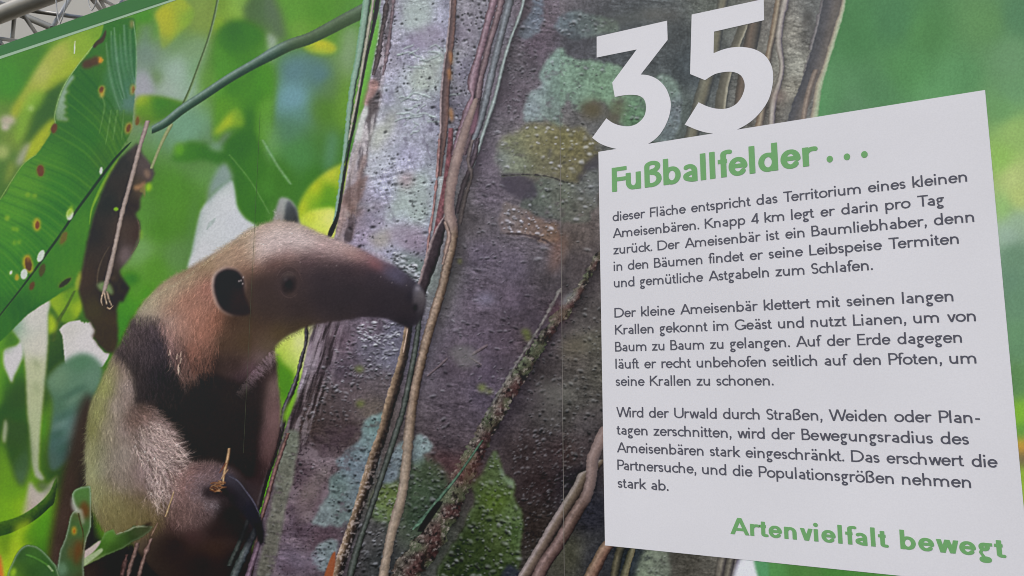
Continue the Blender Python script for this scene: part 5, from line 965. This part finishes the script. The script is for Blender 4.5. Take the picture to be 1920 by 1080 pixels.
    add('.', .10 + g_ * 1.6, D(.055, s * 1.15)); add(',', .10 + g_ * 1.6, D(.06, s * 1.1), ('P', .075, .03, .06, -.04, .03, -.09)); add('-', .26 + g_, L(.02, .235, .25, .235)); add(' ', sp)
    add('…', 1.32, D(.12, s * 1.45), D(.56, s * 1.45), D(1.00, s * 1.45))
    for c, b, dx, wd in (('ä', 'a', .19, .085), ('ö', 'o', .25, .1), ('ü', 'u', .21, .095)):
        G[c] = (G[b][0], G[b][1] + (D((dx - wd) * wide, xh + .165), D((dx + wd) * wide, xh + .165)))
    return dict(kern=.024 if w < .12 else .018, G=G, w=w, wh=wh, cap=cap)

def glyph_faces(F, c, cell):
    """outline of the pen strokes as flat faces: distance field, then its zero contour"""
    adv, prim = F['G'][c]; w, wh = F['w'], F['wh']
    if not prim: return adv, []
    gx_ = np.arange(-.08, adv + .12, cell); gy_ = np.arange(-.30, .86, cell)
    U, V = np.meshgrid(gx_, gy_); D_ = np.full(U.shape, 9.0)
    def box(x0, y0, x1, y1, ext=0.0):
        l = math.hypot(x1 - x0, y1 - y0); dx, dy = (x1 - x0) / l, (y1 - y0) / l
        hw = math.hypot(w * dy, wh * dx) / 2 if abs(dx) > .98 or abs(dy) > .98 else (w * abs(dy) + wh * abs(dx) * .8) / 2 / max(abs(dy) + .8 * abs(dx), 1) * 1.05
        a = (U - x0) * dx + (V - y0) * dy; b = -(U - x0) * dy + (V - y0) * dx
        return np.maximum(np.maximum(-a - ext, a - l - ext), np.abs(b) - hw)
    def cap_(x0, y0, x1, y1, hw):
        dx, dy = x1 - x0, y1 - y0; t = np.clip(((U - x0) * dx + (V - y0) * dy) / (dx * dx + dy * dy + 1e-12), 0, 1)
        return np.hypot(U - x0 - t * dx, V - y0 - t * dy) - hw
    for p in prim:
        if p[0] == 'L': d = box(*p[1:])
        elif p[0] == 'K':
            lo, hi = min(p[2], p[4]), max(p[2], p[4])
            d = np.maximum(box(*p[1:], ext=.2), np.maximum(lo - V, V - hi))
        elif p[0] == 'D': d = np.hypot(U - p[1], V - p[2]) - w * (.60 if w < .12 else .56)
        elif p[0] == 'P':
            q = p[1:]; d = np.minimum(cap_(q[0], q[1], q[2], q[3], wh * .42), cap_(q[2], q[3], q[4], q[5], wh * .42))
        else:
            _, cx, cy, rx, ry, a0, a1 = p; N = max(6, int(abs(a1 - a0) / 10)); th = np.radians(np.linspace(a0, a1, N + 1)); d = np.full(U.shape, 9.0)
            ex, ey = cx + rx * np.cos(th), cy + ry * np.sin(th)
            for k in range(N):
                l = math.hypot(ex[k + 1] - ex[k], ey[k + 1] - ey[k]) + 1e-9
                tx, ty = (ex[k + 1] - ex[k]) / l, (ey[k + 1] - ey[k]) / l
                d = np.minimum(d, cap_(ex[k], ey[k], ex[k + 1], ey[k + 1], math.hypot(w * ty, wh * tx) / 2))
        D_ = np.minimum(D_, d)
    faces = []
    ins = (D_ < 0)
    cnt = ins[:-1, :-1].astype(int) + ins[1:, :-1] + ins[:-1, 1:] + ins[1:, 1:]
    for r in range(cnt.shape[0]):
        c_ = 0
        while c_ < cnt.shape[1]:
            if cnt[r, c_] == 4:
                e = c_
                while e < cnt.shape[1] and cnt[r, e] == 4: e += 1
                faces.append([(gx_[c_], gy_[r]), (gx_[e], gy_[r]), (gx_[e], gy_[r + 1]), (gx_[c_], gy_[r + 1])]); c_ = e; continue
            if cnt[r, c_]:
                P = [(gx_[c_], gy_[r], D_[r, c_]), (gx_[c_ + 1], gy_[r], D_[r, c_ + 1]), (gx_[c_ + 1], gy_[r + 1], D_[r + 1, c_ + 1]), (gx_[c_], gy_[r + 1], D_[r + 1, c_])]
                o = []
                for k in range(4):
                    a, b = P[k], P[(k + 1) % 4]
                    if a[2] < 0: o.append(a[:2])
                    if (a[2] < 0) != (b[2] < 0):
                        t = a[2] / (a[2] - b[2]); o.append((a[0] + (b[0] - a[0]) * t, a[1] + (b[1] - a[1]) * t))
                if len(o) > 2: faces.append(o)
            c_ += 1
    return adv, faces
CACHE = {}
def write(name, text, F, key, em, x, z, xend, mat, parent, y=-.0012, cell=.02, track=0.0):
    V, Fc = [], []; pen = 0.0; run = []
    for j_, c in enumerate(text):
        prev = text[j_ - 1] if j_ else ' '
        pen -= F['kern'] * ((c in 'cdeoqgöts') + 1.4 * (c in 'tf') + (prev in 'bopeöc') + 2.5 * (prev + c in ('Ta', 'Te', 'We', 'Wi', 'Pa')) + .6 * (prev in 'vwk') + .8 * (prev == 'r') * (c in 'cdeoqgös') + .6 * (c in 'vw')) * (prev != ' ' and c != ' ')
        pen += .03 * (c == ' ' and prev in 'tfr') - .07 * (prev + c == 'Fu')
        if (key, c) not in CACHE: CACHE[(key, c)] = glyph_faces(F, c, cell)
        adv, fs = CACHE[(key, c)]; run.append((pen, fs)); pen += adv + track
    last = max(p[0] for f in run[-1][1] for p in f) + run[-1][0]
    first = min(p[0] for f in run[0][1] for p in f)
    k = (xend - x) / ((last - first) * em)                    # fit the line to its measured length
    for pen, fs in run:
        for f in fs:
            b = len(V)
            V += [(x + (pen + p[0] - first) * em * k + MZ.x, y, z + p[1] * em + MZ.z) for p in f]
            Fc.append(list(range(b, b + len(f))))
    me = bpy.data.meshes.new(name); me.from_pydata(V, [], Fc)
    o = link(name, me, mat, parent)
    o['label'] = 'printed words "%s"' % text
    return o, k
REG = font(.100, .086, .452, .682, .70, 1.02, .057, .30); BLD = font(.146, .112, .478, .682, .715, 1.03, .050, .27)
TX = -.5450
LINES = [('dieser Fläche entspricht das Territorium eines kleinen', .3672, .1182), ('Ameisenbären. Knapp 4 km legt er darin pro Tag', .3302, .0805), ('zurück. Der Ameisenbär ist ein Baumliebhaber, denn', .2937, .1235), ('in den Bäumen findet er seine Leibspeise Termiten', .2572, .0976), ('und gemütliche Astgabeln zum Schlafen.', .2210, -.041),
         ('Der kleine Ameisenbär klettert mit seinen langen', .1558, .0823), ('Krallen gekonnt im Geäst und nutzt Lianen, um von', .1194, .1131), ('Baum zu Baum zu gelangen. Auf der Erde dagegen', .0831, .0899), ('läuft er recht unbehofen seitlich auf den Pfoten, um', .0467, .1085), ('seine Krallen zu schonen.', .0105, -.2254),
         ('Wird der Urwald durch Straßen, Weiden oder Plan-', -.0545, .1065), ('tagen zerschnitten, wird der Bewegungsradius des', -.0908, .0876), ('Ameisenbären stark eingeschränkt. Das erschwert die', -.1272, .1261), ('Partnersuche, und die Populationsgrößen nehmen', -.1628, .0854), ('stark ab.', -.1993, -.4371)]
for t_, z_, xe in LINES:
    o_, k_ = write('text_line', t_, REG, 'r', .0307, TX, z_, xe, M_GREY, panel); print('fit %.3f' % k_, t_[:20])
_, k_ = write('headline', 'Fußballfelder', BLD, 'b', .080, -.5448, .4331, -.1229, M_GREEN, panel, cell=.012); print('fit head', k_)
xa, za = place([1550, 1627], [300, 291])
_, k_ = write('headline', '…', BLD, 'b', .080, float(xa[0]), .4331, float(xa[1]), M_GREEN, panel, cell=.012)
_, k_ = write('slogan', 'Artenvielfalt bewegt', BLD, 'b', .0455, -.318, -.2725, .127, M_GREEN, panel, cell=.016, track=.03); print('fit slogan', k_)

# ------------------------------------------------------------------ roof truss and cords behind the top edge
def beyond(u, v, y):
    """point on the plane y metres behind the mural, from layout units"""
    d = [HM[i, 0] * u + HM[i, 1] * v + HM[i, 2] for i in range(3)]; t = (1.5 + y) / d[1]
    return Vector((d[0] * t, y, d[2] * t))
def tube_mesh(name, p, r, mat, parent, seg=14):
    bm = bmesh.new(); rings = []
    for k, a in enumerate(p):
        d = (p[min(k + 1, len(p) - 1)] - p[max(k - 1, 0)]).normalized(); s_ = d.cross(Vector((0, 1, .13))).normalized(); t_ = d.cross(s_)
        rings.append([bm.verts.new(a + (s_ * math.cos(2 * math.pi * j / seg) + t_ * math.sin(2 * math.pi * j / seg)) * r) for j in range(seg)])
    for A, B_ in zip(rings[:-1], rings[1:]):
        for j in range(seg): bm.faces.new((A[j], A[(j + 1) % seg], B_[(j + 1) % seg], B_[j]))
    bm.faces.new(rings[0][::-1]); bm.faces.new(rings[-1])
    bmesh.ops.recalc_face_normals(bm, faces=bm.faces)
    for f in bm.faces: f.smooth = len(f.verts) == 4
    me = bpy.data.meshes.new(name); bm.to_mesh(me); bm.free()
    return link(name, me, mat, parent)
M_STEEL = node_mat('brushed_steel', (.50, .49, .47), .4, .5, .25, grain=.12, gscale=30)
M_CHORD = node_mat('dull_steel', (.50, .46, .39), .45, .5, .2, grain=.1, gscale=12)
M_CORD = node_mat('white_cord', (.55, .53, .5), .7, .3, grain=.1, gscale=50)
truss = empty('roof_truss'); tag(truss, 'silver tubular steel roof truss behind the top left corner of the mural', 'truss')
def bar(name, a, b, wpx, y0, y1, mat=None):
    A, B_ = beyond(*a, y0), beyond(*b, y1)
    sc = (beyond(60, 30, y0) - Vector((0, -1.5, 0))).length / FOC
    return tube_mesh(name, [A, A.lerp(B_, .5), B_], wpx * sc / 2, mat or M_STEEL, truss)
bar('chord', (-730, 314), (1170, -431), 25, 1.0, 1.0, M_CHORD); bar('chord', (-640, -260), (140, 70), 10, 1.5, 1.5, M_CHORD)
for a, b, w_ in (((58, 20), (160, 34), 6.5), ((40, 22), (70, 66), 6), ((27, 30), (22, 82), 6), ((-10, 71), (40, 78), 6), ((98, 52), (138, -14), 6), ((166, -10), (192, 22), 6.5), ((182, -12), (200, 22), 5.5), ((186, -4), (216, 12), 5), ((222, 10), (240, -6), 5), ((0, 78), (8, 90), 6), ((-8, 4), (26, 12), 7)):
    bar('brace', a, b, w_, 1.05, 1.25)
def cord(p, w_, label):
    P_ = [beyond(u, v, .25) for u, v in p]; sc = (P_[3] - Vector((0, -1.5, 0))).length / FOC
    o = tube_mesh('hanging_cord', P_, w_ * sc / 2, M_CORD, None, 8); tag(o, label, 'cord', 'thin cords hanging above the mural')
cord([(100, -200), (105, 0), (107, 25), (110, 40), (113, 44), (117, 34), (122, 15), (160, -190)], 1.7, 'thin pale cord in a long narrow loop over the thick truss tube')
cord([(161, -190), (166, 5), (169, 15), (172, 20), (175, 16), (180, 5), (225, -190)], 1.5, 'thin pale cord looped near the top edge, right of the two hanging cords')
